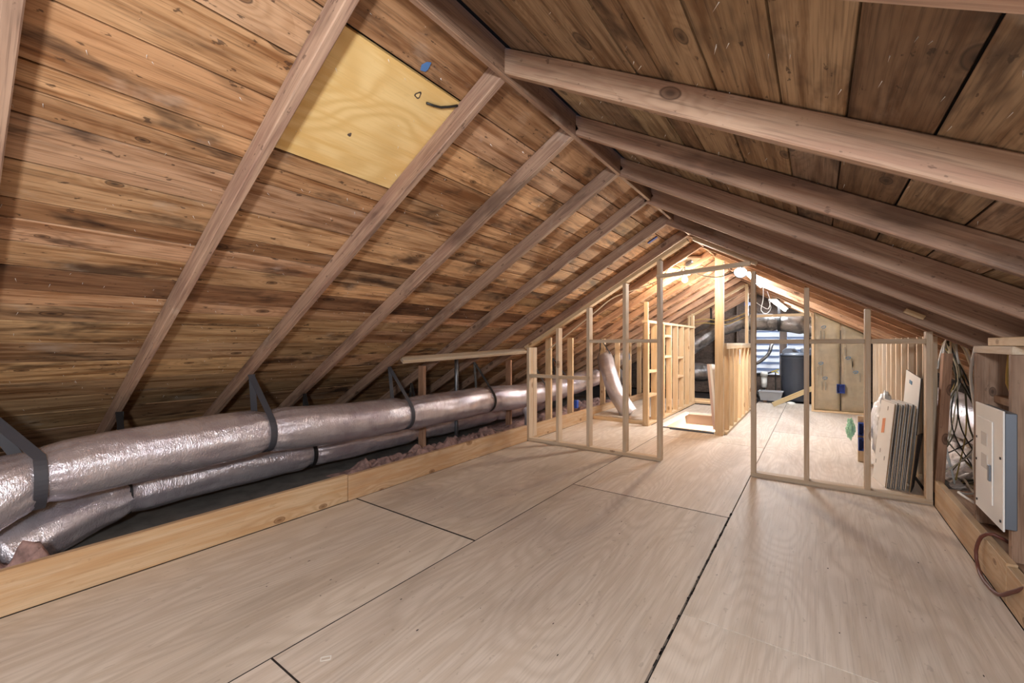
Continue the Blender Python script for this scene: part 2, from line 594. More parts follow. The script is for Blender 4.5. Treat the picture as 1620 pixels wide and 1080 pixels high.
def plank(side, d0, d1, y0, y1, mat, col=None, dz=0.0, name='plank'):
    a = slope_pt(side, d0 + 0.0028, 0, PLUMB)
    b = slope_pt(side, d1 - 0.0028, 0, PLUMB)
    n = Vector((side * math.sin(ANG), 0, math.cos(ANG)))
    c = (a + b) / 2 + n * (0.0115 + dz)
    w = (b - a).length
    o = bar(name, (c.x, y0 + 0.0015, c.z), (c.x, y1 - 0.0015, c.z), w, 0.021, mat, ceil, (b - a), 0.0015)
    if col:
        o.color = col
    return o


LR = [-1.84, -1.18, -0.52, 0.135, 0.81, 1.49, 2.14, 2.80, 3.46, 4.13, 4.79, 5.45, 6.11, 6.77, 7.43, 8.09, 8.75, 9.41, 10.07, 10.73, 11.35]
RRr = [-1.84, -1.18, -0.52, 0.80, 1.48, 2.14, 2.80, 3.46, 4.12, 4.79, 5.45, 6.11, 6.77, 7.43, 8.09, 8.75, 9.41, 10.07, 10.73, 11.35]
LJ = [1.112, 1.355, 1.53, 1.70, 1.885, 1.97, 2.06, 2.235, 2.405, 2.50, 2.62, 2.765, 2.92, 3.03, 3.15, 3.34, 3.53, 3.75, 3.95, 4.15, 4.40, 4.70, 5.00, 5.3, 5.55]
tones = {2.765: (0.50, 0.40, 0.36), 2.405: (0.72, 0.60, 0.52), 2.62: (1.22, 1.14, 1.05), 1.53: (1.18, 1.08, 0.98),
         2.235: (1.12, 1.06, 1.0), 1.70: (0.86, 0.74, 0.66), 1.885: (1.05, .96, .88), 1.97: (0.85, 0.75, 0.68), 1.112: (0.72, .62, .56)}
for i in range(len(LJ) - 1):
    x0, x1 = LJ[i], LJ[i + 1]
    d0, d1 = x0 - 1.10, x1 - 1.10
    ys = [YB] + sorted(random.sample([LR[2], LR[4], LR[5], LR[6], LR[8], LR[9], LR[11], LR[13], LR[15], LR[17]], 4)) + [YF]
    ys = [y for y in ys]
    t = tones.get(x0)
    for k in range(len(ys) - 1):
        y0, y1 = ys[k], ys[k + 1]
        g = random.uniform(0.82, 1.14)
        c = (g, g * random.uniform(0.93, 1.02), g * random.uniform(0.88, 1.02), 1)
        if t:
            q = random.uniform(0.93, 1.07)
            c = (t[0] * q, t[1] * q, t[2] * q, 1)
        segs = [(y0, y1)]
        if 1.30 < x0 < 1.80:      # plywood patch fills this bay between two rafters
            segs = []
            if y0 < 0.83:
                segs.append((y0, min(y1, 0.812)))
            if y1 > 1.47:
                segs.append((max(y0, 1.488), y1))
        for a, b in segs:
            if b - a > 0.05:
                plank(-1, d0, d1, a, b, M['plank'], c, random.uniform(0, 0.003))
pt = plank(-1, 1.360 - 1.10, 1.880 - 1.10, 0.815, 1.485, M['patch'], None, 0.0, 'plywood_patch')
pt['label'] = 'pale yellow plywood patch'
for dx, y, r, m in ((1.425, 1.275, 0.017, 'knot'), (1.425, 1.275, 0.010, 'knot_core'), (1.70, 1.12, 0.010, 'knot')):
    bm = bmesh.new()
    bmesh.ops.create_circle(bm, segments=18, radius=r, cap_ends=True)
    for v in bm.verts:
        k = 1 + 0.18 * math.sin(3 * math.atan2(v.co.y, v.co.x) + 1)
        v.co = Vector((v.co.x * k, v.co.y * k * 0.85, 0))
    c = slope_pt(-1, dx - 1.10, y, PLUMB - (0.0012 if m == 'knot' else 0.002))
    mesh_obj(m, bm, M['gable'] if m == 'knot' else M['patch'], ceil, Matrix.Translation(c) @ Matrix.Rotation(-ANG, 4, 'Y'))
RJ = [-1.065, -0.86, -0.69, -0.515, -0.425, -0.262, -0.088, 0.062, 0.236, 0.42, 0.60, 0.78, 0.96, 1.14, 1.32, 1.50, 1.70, 1.90, 2.15, 2.40, 2.7, 3.05, 3.35]
rt = {-0.262: (0.92, 0.84, 0.74), -0.088: (1.08, 1.02, 0.94), 0.062: (0.66, 0.56, 0.50), 0.236: (1.02, 0.96, 0.9), -0.515: (0.68, .6, .54), -0.69: (1.1, 1.04, .98), -0.425: (1.06, 1.0, .92)}
for i in range(len(RJ) - 1):
    d0, d1 = RJ[i] + 1.10, RJ[i + 1] + 1.10
    ys = [YB] + sorted(random.sample([RRr[1], RRr[4], RRr[6], RRr[8], RRr[10], RRr[12], RRr[15]], 3)) + [YF]
    for k in range(len(ys) - 1):
        g = random.uniform(0.75, 1.1)
        c = (g, g * random.uniform(0.93, 1.02), g * random.uniform(0.88, 1.02), 1)
        if RJ[i] in rt and k <= 1:
            t = rt[RJ[i]]
            c = (*t, 1)
        plank(1, d0, d1, ys[k], ys[k + 1], M['plank_r'], c, random.uniform(0, 0.003))


def rafter(side, y, mat, extra=0.0, d0=0.014, col=None, off=0.0, w=0.040):
    a = slope_pt(side, d0, y, PLUMB)
    b = slope_pt(side, 4.10, y, PLUMB)
    n = Vector((side * math.sin(ANG), 0, math.cos(ANG)))
    dep = (PLUMB + extra) * math.cos(ANG) - 0.001
    o = bar('rafter', a - n * (dep / 2 + 0.001), b - n * (dep / 2 + 0.001), w, dep, mat, ceil, (0, 1, 0), 0.004)
    if col:
        o.color = col
    return o


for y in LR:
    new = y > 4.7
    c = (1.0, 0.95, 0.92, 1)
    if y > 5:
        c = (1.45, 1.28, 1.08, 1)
    if y in (0.135, 0.81):
        c = (1.1, 1.05, 1.02, 1)
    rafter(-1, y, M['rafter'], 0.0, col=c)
xtra = {2.80: 0.02, 3.46: 0.04, 4.12: 0.075}
for y in RRr:
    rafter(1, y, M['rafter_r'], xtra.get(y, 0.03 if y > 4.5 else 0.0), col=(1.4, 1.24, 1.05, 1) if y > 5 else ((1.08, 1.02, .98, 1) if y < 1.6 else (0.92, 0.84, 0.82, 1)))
blk('ridge_board', XR - 0.012, XR + 0.012, YB, YF, 2.368, 2.495, M['rafter'], ceil, 0.002, color=(0.9, 0.8, 0.72, 1))
# roofing nail points that come through the planks
bm = bmesh.new()
for side, cnt, dm in ((-1, 520, 3.2), (1, 420, 2.2)):
    for i in range(cnt):
        d = random.uniform(0.08, dm)
        y = random.uniform(-0.2, 6.0)
        a = slope_pt(side, d, y, PLUMB + 0.005)
        n = Vector((-side * math.sin(ANG) + random.uniform(-.5, .5), random.uniform(-.7, .7), -math.cos(ANG)))
        bb = a + n.normalized() * random.uniform(0.010, 0.022)
        w = 0.0017
        vs = [bm.verts.new(a + Vector(q) * w) for q in ((1, 0, 0), (-.5, .87, 0), (-.5, -.87, 0))]
        tip = bm.verts.new(bb)
        for k in range(3):
            bm.faces.new((vs[k], vs[(k + 1) % 3], tip))
o = mesh_obj('roofing_nail', bm, M['mould'], ceil)
o['kind'] = 'stuff'

# ------------------------------------------------------------------ end walls
wb_ = prism('wall_back', [(-5.6, YB, -0.05), (3.4, YB, -0.05), (3.4, YB, 0.1), (XR, YB, 2.56), (-5.6, YB, 0.1)], (0, -1, 0), 0.04, M['gable'])
wb_['kind'] = 'structure'
wf = prism('wall_far', [(-5.6, YF, -0.05), (3.4, YF, -0.05), (3.4, YF, 0.1), (XR, YF, 2.56), (-5.6, YF, 0.1)], (0, 1, 0), 0.02, M['gable'])
bpy.data.objects.remove(wf)
W0, W1, WZ0, WZ1 = -1.26, -0.14, 0.50, 1.66     # louvred window in the far gable
wf = empty('wall_far', (XR, YF, 0), 'dark boarded gable wall at the far end', None, None, 'structure')


def gable_x(z, s):
    return XR + s * max(0.05, (2.50 - z) / SL)


for pts in ([(-5.6, -.06), (W0, -.06), (W0, 2.51 - SL * (XR - W0)), (-5.6, 0.01)], [(W1, -.06), (3.4, -.06), (3.4, 0.01), (W1, 2.51 - SL * (W1 - XR))],
            [(W0, WZ1), (W1, WZ1), (W1, 2.51 - SL * (W1 - XR)), (XR, 2.53), (W0, 2.51 - SL * (XR - W0))], [(W0, -0.05), (W1, -0.05), (W1, WZ0), (W0, WZ0)]):
    prism('backing_panel', [(x, YF + 0.02, z) for x, z in pts], (0, 1, 0), 0.02, M['deck'], wf)
z = 0.0
while z < 2.45:
    z1 = min(z + 0.165, 2.47)
    rows = [(gable_x(z, -1), W0, gable_x(z1, -1), W0), (W1, gable_x(z, 1), W1, gable_x(z1, 1))]
    if z1 <= WZ0 + 0.01 or z >= WZ1 - 0.01:
        rows = [(gable_x(z, -1), gable_x(z, 1), gable_x(z1, -1), gable_x(z1, 1))]
    for a, b, c, d in rows:
        o = prism('siding_board', [(a, YF - 0.012, z + 0.002), (b, YF - 0.012, z + 0.002), (d, YF - 0.012, z1 - 0.002), (c, YF - 0.012, z1 - 0.002)], (0, 1, 0), 0.03, M['gable'], wf)
        g = random.uniform(0.8, 1.1)
        o.color = (g, g, g, 1)
    z = z1
for x in (-3.2, -2.6, -2.0, -1.55, 0.25, 0.8, 1.4):
    bar('stud', (x, YF - 0.06, 0), (x, YF - 0.06, 2.44 - SL * abs(x - XR)), 0.04, 0.09, M['gable'], wf, (1, 0, 0))
win = empty('window_1', (-0.7, YF, WZ0), 'white louvred window in the far gable wall', None, None, 'structure')
for x0, x1 in ((W0, W0 + 0.04), (-0.70, -0.56), (W1 - 0.04, W1)):
    blk('frame', x0, x1, YF - 0.03, YF + 0.03, WZ0, WZ1, M['gable'], win, grain='z')
blk('frame', W0, W1, YF - 0.03, YF + 0.03, WZ0 - 0.04, WZ0, M['gable'], win, grain='x')
blk('frame', W0, W1, YF - 0.03, YF + 0.03, WZ1, WZ1 + 0.04, M['gable'], win, grain='x')
nsl = 8
for cx0, cx1 in ((W0 + 0.045, -0.705), (-0.555, W1 - 0.045)):
    for i in range(nsl):
        zc = WZ0 + (i + 0.5) * (WZ1 - WZ0) / nsl
        bar('louvre_slat', (cx0, YF + 0.0, zc), (cx1, YF + 0.0, zc), 0.185, 0.006, M['slat'], win, (0, 0.62, 0.78), 0.001)

# ------------------------------------------------------------------ kerbs along the floor (the boards the floor ends against)
bl = empty('baseboard_left', (-2.966, 2, 0), 'tan kerb boards along the left edge of floor', None, None, 'structure')
blk('board', -2.985, -2.947, YB, 1.925, 0.001, 0.205, M['curb'], bl, color=(1.0, 0.97, 0.93, 1))
blk('board', -2.981, -2.943, 1.93, 4.42, 0.001, 0.195, M['curb'], bl, color=(0.90, 0.84, 0.80, 1))
blk('board', -2.985, -2.947, 4.56, 8.9, 0.001, 0.185, M['curb'], bl, color=(0.95, 0.92, 0.9, 1))
br = empty('baseboard_right', (0.736, 2, 0), 'tan kerb boards along the right edge of floor', None, None, 'structure')
blk('board', 0.7155, 0.754, YB, 2.95, 0.001, 0.185, M['curb'], br, color=(1.0, 0.98, 0.96, 1))
blk('board', 0.7155, 0.754, 2.955, 4.44, 0.001, 0.195, M['curb'], br, color=(1.0, 0.98, 0.96, 1))
blk('board', 0.762, 0.895, 1.0, 4.3, 0.14, 0.178, M['old_lumber'], br, color=(1.15, 1.15, 1.12, 1))
# dusty board behind the left kerb, between floor and eave
dust = blk('trim_1', -4.9, -3.0, YB, 9.0, -0.028, 0.015, M['dusty'], None, 0)
tag(dust, 'dusty grey board behind the left kerb under the ducts', None, None, 'structure')
dust2 = blk('trim_2', 0.91, 2.9, YB, 9.4, -0.028, 0.012, M['dusty'], None, 0)
tag(dust2, 'dusty board behind the right kerb under the cables', None, None, 'structure')


def fluff(name, x0, x1, y0, y1, zt, mat, label, seed, n=60, parent=None):
    bm = bmesh.new()
    nx = max(6, int(n * (x1 - x0) / (y1 - y0)) + 5)
    g = []
    for i in range(nx + 1):
        row = []
        for j in range(n + 1):
            u, v = i / nx, j / n
            x, y = x0 + (x1 - x0) * u, y0 + (y1 - y0) * v
            e = min(1, 4 * min(u, 1 - u)) * min(1, 8 * min(v, 1 - v))
            h = 0.5 + 0.8 * mnoise.fractal(Vector((x * 4, y * 4, seed)), 0.7, 2.0, 5) + 0.5 * mnoise.noise(Vector((x * 14, y * 14, seed)))
            row.append(bm.verts.new((x + 0.03 * mnoise.noise(Vector((y * 9, x * 9, seed + 5))), y + 0.03 * mnoise.noise(Vector((x * 9, y * 9, seed + 9))), 0.016 + max(0.0, zt * h * e ** 0.7))))
        g.append(row)
    for i in range(nx):
        for j in range(n):
            bm.faces.new((g[i][j], g[i + 1][j], g[i + 1][j + 1], g[i][j + 1]))
    M_ = recenter(bm)
    o = mesh_obj(name, bm, mat, parent, M_, True)
    return tag(o, label, 'insulation', None, 'stuff')


fluff('loose_insulation', -3.62, -3.0, 2.15, 4.6, 0.13, M['fluff'], 'torn pink insulation lying behind the left kerb below the ducts', 1.3, 110)
fluff('loose_insulation', -3.45, -3.0, -0.2, 0.42, 0.16, M['fluff'], 'lump of pink insulation behind the kerb at the near duct bend', 4.1, 40)
fluff('loose_insulation', 0.93, 2.0, 3.6, 7.4, 0.17, M['fluff_pale'], 'pale loose insulation on the floor under hanging cables', 7.7, 120)
fluff('loose_insulation', -3.9, -3.0, 4.7, 8.6, 0.10, M['fluff'], 'torn pink insulation beyond the stud frame on the left', 2.9, 110)

# ------------------------------------------------------------------ left ducts
def duct(name, pts, r, mat, pinches, label, seed=0.0, seg=56, crush=0.12, wr=0.010, cat='duct', group=None):
    path = smooth_path(pts, 0.022)
    ss = [0.0]
    for i in range(1, len(path)):
        ss.append(ss[-1] + (path[i] - path[i - 1]).length)
    ps = []
    for q in pinches:      # pinch at nearest path point to y (or to a point)
        if isinstance(q, (int, float)):
            k = min(range(len(path)), key=lambda i: abs(path[i].y - q))
        else:
            k = min(range(len(path)), key=lambda i: (path[i] - Vector(q)).length)
        ps.append(ss[k])

    def rad(i, s, th):
        c = path[i]
        near = min([abs(s - q) for q in ps] or [9])
        pinch = math.exp(-(near / 0.07) ** 2)
        belly = 1 - math.exp(-(near / 0.16) ** 2)
        d = Vector((math.cos(th), math.sin(th), 0))
        q = 1 - math.exp(-(near / 0.045) ** 2)
        w = mnoise.noise(Vector((d.x * 2.2, d.y * 2.2, s * 3.1 + seed))) * wr * q
        folds = mnoise.noise(Vector((d.x * 7, d.y * 7, s * 2.0 + seed * 3))) * wr * (0.35 + 1.9 * math.exp(-(near / 0.12) ** 2)) * q
        cr = mnoise.noise(Vector((d.x * 12, d.y * 12, s * 26 + seed))) * wr * 0.22 * q
        return r * (1 - crush * pinch + 0.02 * belly) + w + folds + cr

    bm = sweep_bm(path, rad, seg)
    M_ = recenter(bm)
    o = mesh_obj(name, bm, mat, None, M_, True)
    return tag(o, label, cat, group)


D1X, D1R, D1Z = -3.40, 0.165, 0.535
d1 = duct('insulated_duct', [(-3.24, -0.42, 0.22), (-3.27, -0.16, 0.26), (-3.33, 0.06, 0.36), (-3.385, 0.28, 0.485), (D1X, 0.55, 0.525), (D1X, 1.0, 0.545), (D1X, 1.5, 0.555), (D1X, 2.2, 0.525), (D1X, 2.82, 0.505),
                           (D1X, 3.5, 0.500), (D1X, 4.15, 0.505), (D1X, 4.8, 0.48), (D1X, 5.45, 0.47), (D1X, 6.2, 0.50), (D1X + .02, 6.75, 0.55), (D1X + 0.10, 7.15, 0.62)], D1R, M['foil'],
          [0.36, 1.52, 2.85, 4.17, 5.45, 6.2], 'upper long silver foil duct slung under left rafters', 1.7)
d2 = duct('insulated_duct', [(-3.42, 0.22, 0.10), (-3.52, 0.42, 0.165), (-3.66, 0.68, 0.215), (-3.74, 1.1, 0.235), (-3.76, 2.1, 0.235), (-3.77, 3.2, 0.235), (-3.77, 4.5, 0.24), (-3.77, 6.0, 0.24)], 0.138, M['foil'],
          [0.78, 2.06, 3.3, 4.8], 'lower silver foil duct lying under the upper duct', 5.2)


def strap_over(name, y, yr, px, pz, r, mat, label, rx, w=0.042, group=None, side=1, rear=True):
    """strap from the rafter at (rx, yr) down round the front and under a duct centred (px,pz) at y, back up behind"""
    top = Vector((rx, yr, zb(rx) - 0.004))
    pts = []
    c = Vector((px, y, pz))
    R = r + 0.006

    def tangent(s):
        d = Vector((top.x - px, 0, top.z - pz))
        L = Vector((d.x, 0, d.z)).length
        base = math.atan2(d.z, d.x)
        a = math.acos(min(1, R / L))
        return base - s * a

    a0, a1 = tangent(1), tangent(-1)
    if a0 > math.pi:
        a0 -= 2 * math.pi
    while a1 > a0:
        a1 -= 2 * math.pi
    pts.append(top)
    p0 = c + Vector((math.cos(a0) * R, 0, math.sin(a0) * R))
    for k in range(1, 6):
        pts.append(top.lerp(p0, k / 6))
    n = 26
    for k in range(n + 1):
        a = a0 + (a1 - a0) * k / n
        pts.append(c + Vector((math.cos(a) * R, 0, math.sin(a) * R)))
    p1 = pts[-1]
    top2 = top + Vector((-0.012, 0.012, 0))
    for k in range(1, 7):
        pts.append(p1.lerp(top2, k / 6))
    bm = sweep_bm(pts, 0, 4, True, (w, 0.003, (0, 1, 0)))
    M_ = recenter(bm)
    o = mesh_obj(name, bm, mat, None, M_)
    return tag(o, label, 'strap', group)


G = 'straps holding the left ducts'
for i, (y, yr, w_) in enumerate(((0.36, 0.135, .05), (1.52, 1.49, .046), (2.85, 2.80, .042), (4.17, 4.13, .04), (5.45, 5.45, .04), (6.2, 6.11, .04))):
    k = min(range(9), key=lambda q: 0)
    pz = {0.36: 0.505, 1.52: 0.555, 2.85: 0.505, 4.17: 0.503, 5.45: 0.47, 6.2: 0.50}[y]
    lab = ['dark grey strap round the upper duct at the left picture edge', 'wide grey strap on the upper duct below the second long rafter', 'grey strap on the upper duct beside the short wooden post',
           'black strap on the upper duct just past the grey pipe', 'black strap on the upper duct behind the first stud bays', 'black strap at the far end of the upper duct near the leaning duct'][i]
    strap_over('duct_strap', y, yr, D1X, pz, D1R * (0.90) + (0.016 if i == 0 else 0.0), M['strap'] if i < 3 else M['strap_dark'], lab, -3.56 if i else -3.62, w_, G)
for i, (y, yr) in enumerate(((0.78, 0.81), (2.06, 2.14), (3.3, 3.46))):
    lab = ['black strap round the lower duct near its left bend', 'black strap round the lower duct under the second grey strap', 'black strap round the lower duct left of the wooden post'][i]
    strap_over('duct_strap', y, yr, -3.76 if i else -3.70, 0.228, 0.138 * 0.9, M['strap_dark'], lab, -3.98, 0.036, G)

o = bar('post', (-3.62, 3.30, 0.015), (-3.62, 3.30, zb(-3.62) + .02), 0.089, 0.038, M['old_lumber'], None, (1, 0, 0), color=(1.2, 1.05, 0.95, 1))
tag(o, 'short brown wooden post standing behind the upper duct left of grey pipe', 'post')
o = bar('post', (-3.60, 4.93, 0.015), (-3.60, 4.93, zb(-3.6) + .02), 0.089, 0.038, M['old_lumber'], None, (1, 0, 0), color=(1.0, 0.85, 0.75, 1))
tag(o, 'short brown post behind the duct at left end of stud frame', 'post')
o = tube('vent_pipe', [(-3.62, 3.86, 0.0), (-3.62, 3.86, 0.5), (-3.62, 3.86, 1.03)], 0.024, M['galv'], None, 14, 0.2)
tag(o, 'upright grey metal pipe rising behind the upper duct', 'pipe')
br1 = bar('brace_board', (-3.44, 2.86, 1.048), (-2.99, 4.44, 1.125), 0.040, 0.075, M['lumber_pale'], None, (0.35, 0, 0.6), 0.003)
tag(br1, 'pale horizontal board from a left rafter to the stud frame', 'board')

# ------------------------------------------------------------------ partition of two open stud frames
PY0, PY1 = 4.45, 4.539


def stud_z(parent, x, z0, z1, y0=PY0, y1=PY1, w=0.038, mat=None, name='stud', col=None):
    g = random.uniform(0.94, 1.04)
    return blk(name, x - w / 2, x + w / 2, y0, y1, z0, z1, mat or M['lumber_pale'], parent, 0.002, 'z', col or (g, g * .985, g * .97, 1))


sf = empty('stud_frame', (-2.13, 4.5, 0), 'open pale stud frame left of the doorway with stepped rails', 'stud wall')
blk('bottom_plate', -2.975, -1.312, PY0, PY1, 0.001, 0.039, M['lumber_pale'], sf, 0.002, 'x')
lx = [-2.952, -2.53, -2.13, -1.70, -1.331]


def ptop(x):
    return 2.285 - 0.5625 * abs(x + 1.045)


for x in lx:
    stud_z(sf, x, 0.039, ptop(x) - 0.045)
stud_z(sf, lx[0] + 0.003, 0.039, ptop(lx[0]) - 0.045, PY1, PY1 + 0.09)
for x0, x1, z in ((0, 1, .815), (1, 2, .815), (2, 3, 1.245), (3, 4, 1.245)):
    blk('rail', lx[x0] + .0195, lx[x1] - .0195, PY0 + 0.002, PY1, z - .019, z + .019, M['lumber_pale'], sf, 0.002, 'x')
bar('top_plate', (-3.0, (PY0 + PY1) / 2, ptop(-3.0) - 0.022), (-1.055, (PY0 + PY1) / 2, ptop(-1.055) - 0.022), 0.089, 0.038, M['lumber'], sf, (0, 1, 0))

sf2 = empty('stud_frame', (0.1, 4.5, 0), 'open stud frame right of the doorway in front of leaning cartons', 'stud wall')
rx = [-0.478, -0.075, 0.331, 0.690]
blk('bottom_plate', -0.497, 0.710, PY0, PY1, 0.001, 0.039, M['lumber_pale'], sf2, 0.002, 'x', (0.9, .88, .86, 1))
for x, zt in zip(rx, (1.88, 1.70, 1.50, 1.31)):
    stud_z(sf2, x, 0.039, zt, col=(0.92, 0.88, 0.86, 1))
for a in range(3):
    blk('rail', rx[a] + .0195, rx[a + 1] - .0195, PY0 + 0.002, PY1, 1.236 - .019, 1.236 + .019, M['lumber_pale'], sf2, 0.002, 'x', (0.85, .82, .8, 1))
bar('top_plate', (-1.0, (PY0 + PY1) / 2, 2.262), (-0.455, (PY0 + PY1) / 2, 2.262 - 0.565 * 0.545), 0.089, 0.036, M['lumber_pale'], sf2, (0, 1, 0))
hb = bar('door_header', (-1.345, PY0 - 0.02, 1.905), (-0.497, PY0 - 0.02, 1.955), 0.038, 0.042, M['lumber_pale'], None, (0, 1, 0))
tag(hb, 'short tilted board across the top of the doorway', 'board')

# ------------------------------------------------------------------ beyond the partition: knee wall studs left
kw = empty('knee_wall', (-3.03, 6, 0), 'row of short studs along the left kerb beyond the stud frame', 'stud wall')
for y in (5.10, 5.74, 6.93, 7.6, 8.2, 8.8):
    stud_z(kw, -3.035, 0.016, zb(-3.035) + 0.02, y - .019, y + .019, 0.089, M['lumber'])
jb = blk('junction_box', -2.99, -2.94, 5.765, 5.825, 0.24, 0.36, M['blue'], None, 0.004)
tag(jb, 'blue junction box on a short stud beyond the left frame', 'junction box')
st = duct('foil_stub', [(-3.14, 4.78, 0.05), (-3.14, 4.78, 0.18), (-3.15, 4.79, 0.27), (-3.20, 4.81, 0.33)], 0.07, M['foil_bright'], [], 'small upright silver foil duct stub behind the kerb', 3.0, 28)
# low platform and the duct leaning on it
pf = empty('platform', (-2.55, 7.5, 0), 'low plywood platform left of the stair opening', 'platform')
blk('deck_sheet', -2.94, -2.12, 6.36, 9.1, 0.055, 0.073, M['ply'], pf)
blk('rim_board', -2.94, -2.12, 6.33, 6.368, 0.001, 0.053, M['lumber'], pf, grain='x')
blk('joist', -2.94, -2.90, 6.37, 9.1, 0.001, 0.054, M['lumber'], pf)
blk('joist', -2.16, -2.12, 6.37, 9.1, 0.001, 0.054, M['lumber'], pf)
duct('flexible_duct', [(-3.32, 7.75, 0.72), (-3.18, 7.35, 0.92), (-3.02, 7.02, 0.97), (-2.90, 6.82, 0.82), (-2.72, 6.68, 0.48), (-2.52, 6.62, 0.20), (-2.44, 6.62, 0.09)], 0.13, M['foil_bright'], [(-3.02, 7.02, 0.95)],
     'silver flexible duct leaning down onto the low platform', 8.4, 40, 0.15, 0.008)
strap_over('duct_strap', 6.98, 6.77, -2.99, 0.94, 0.115, M['strap_dark'], 'black strap holding the bend of the leaning duct', -3.0, 0.035, G)
duct('flexible_duct', [(-3.35, 8.6, 0.5), (-3.3, 8.0, 0.75), (-3.05, 7.75, 0.95), (-2.9, 7.72, 1.02)], 0.12, M['foil_bright'], [], 'short silver duct bend just behind the leaning duct', 2.2, 36)

# ------------------------------------------------------------------ stair opening: walls, hatch, guard
sw = empty('stair_wall', (-2.06, 7.7, 0), 'open stud wall with small shelves left of the stair opening', 'stud wall')
blk('bottom_plate', -2.105, -2.016, 6.24, 9.2, 0.001, 0.039, M['lumber'], sw)
blk('top_plate', -2.105, -2.016, 6.22, 9.2, 1.525, 1.563, M['lumber'], sw)
ys = [6.27, 6.66, 7.06, 7.47, 7.87, 8.28, 8.70, 9.12]
for i, y in enumerate(ys):
    zt = 1.525
    stud_z(sw, -2.06, 0.039, zt, y - .019, y + .019, 0.089, M['lumber'])
stud_z(sw, -2.045, 0.039, 1.83, 6.225, 6.249, 0.06, M['lumber'])
for a, b, z in ((0, 1, .44), (0, 1, .80), (2, 3, 1.34), (2, 3, 1.0), (4, 5, .96), (4, 5, .62)):
    blk('block', -2.105, -2.016, ys[a] + .0195, ys[b] - .0195, z - .019, z + .019, M['lumber'], sw)
for y in (6.62, 7.14, 7.73, 8.6):
    pass
cp = bar('corner_post', (-1.055, 6.20, 0.001), (-1.055, 6.20, 2.38), 0.10, 0.085, M['lumber'], None, (1, 0, 0))
tag(cp, 'tall wooden corner post at the near end of guard wall', 'post')
gw = empty('guard_wall', (-1.02, 7.7, 0), 'low stud guard wall right of the stair opening', 'stud wall')
blk('bottom_plate', -1.065, -0.976, 6.25, 9.24, 0.001, 0.039, M['lumber'], gw)
blk('top_plate', -1.065, -0.976, 6.25, 9.24, 1.145, 1.183, M['lumber'], gw)
blk('top_plate', -1.065, -0.976, 6.25, 9.24, 1.184, 1.222, M['lumber_pale'], gw)
for y in (6.45, 6.80, 7.15, 7.58, 8.0, 8.47, 8.95):
    stud_z(gw, -1.02, 0.039, 1.145, y - .019, y + .019, 0.089, M['lumber'])
tagp = blk('paper_tag', -0.975, -0.972, 7.35, 7.44, 0.90, 1.13, M['white'], gw, 0)
tagp['label'] = 'white paper tag'
ef = empty('end_frame', (-1.6, 9.26, 0), 'tall stud frame at the far end of the stair opening', 'stud wall')
for x, zt in ((-2.14, 1.80), (-2.08, 1.83), (-1.10, 2.36)):
    stud_z(ef, x, 0.10, zt, 9.22, 9.31, 0.05, M['lumber'])
blk('sill', -2.16, -1.06, 9.22, 9.31, 0.001, 0.10, M['lumber'], ef, grain='x')
bar('top_plate', (-2.17, 9.265, zb(-2.17) - .03), (-1.14, 9.265, zb(-1.14) - .03), 0.089, 0.038, M['lumber'], ef, (0, 1, 0))
hd = blk('header_board', -1.05, -0.085, 9.30, 9.345, 1.715, 1.765, M['lumber'], None, grain='x')
tag(hd, 'horizontal header board above the way to the dark tank', 'board')

# hatch set in the opening
hf = empty('attic_hatch', (-1.46, 7.1, 0), 'white framed attic hatch opening in the floor', 'hatch')
for a in ((-1.90, -1.83, 6.29, 7.92), (-1.14, -1.07, 6.29, 7.92)):
    blk('frame_side', *a, -0.02, 0.012, M['white'], hf)
blk('frame_side', -1.83, -1.14, 6.29, 6.335, -0.02, 0.012, M['galv'], hf, grain='x')
blk('frame_side', -1.83, -1.14, 7.86, 7.92, -0.02, 0.012, M['white'], hf, grain='x')
blk('deck_sheet', -2.015, -1.07, 7.925, 9.14, -0.04, -0.01, M['ply'], hf)
blk('deck_sheet', -2.015, -1.905, 6.29, 7.92, -0.04, -0.005, M['ply'], hf)
sh = empty('wall_below', (-1.46, 7.1, -0.8), 'painted wall of the room seen through the hatch', None, None, 'structure')
for a in ((-1.905, -1.89, 6.29, 7.92), (-1.085, -1.07, 6.29, 7.92), (-1.89, -1.085, 6.285, 6.30), (-1.89, -1.085, 7.915, 7.93)):
    blk('shaft_lining', *a, -0.20, -0.021, M['pinkwall'], sh, 0, 'z')
for a in ((-3.3, 0.6, 9.5, 9.54), (-3.3, 0.6, 4.96, 5.0), (-3.34, -3.3, 5.0, 9.5), (0.6, 0.64, 5.0, 9.5)):
    blk('panel', *a, -2.5, -0.06, M['pinkwall'], sh, 0, 'z')
blk('panel', -3.3, 0.6, 5.0, 9.5, -2.54, -2.5, M['pinkwall'], sh, 0)
blk('door_casing', -1.72, -1.62, 9.47, 9.5, -2.5, -0.40, M['white'], sh, 0.002, 'z')
lamp('hall_lamp_below', 'POINT', (-1.5, 8.3, -1.0), 380, (1.0, 0.79, 0.56), 0.12)
hdoor = empty('hatch_door', (-1.12, 7.0, 0), 'pinkish hatch door standing open against the guard wall', 'hatch door')
for nm, dx, mt in (('panel', 0.0, 'hatchfoam'), ('backing', 0.032, 'white')):
    prism(nm, [(-1.175 + dx, 6.42, 0.02), (-1.175 + dx, 7.30, 0.02), (-1.262 + dx, 7.30, 0.86), (-1.255 + dx, 6.42, 0.93)], (1, 0, 0.1), 0.03, M[mt], hdoor)

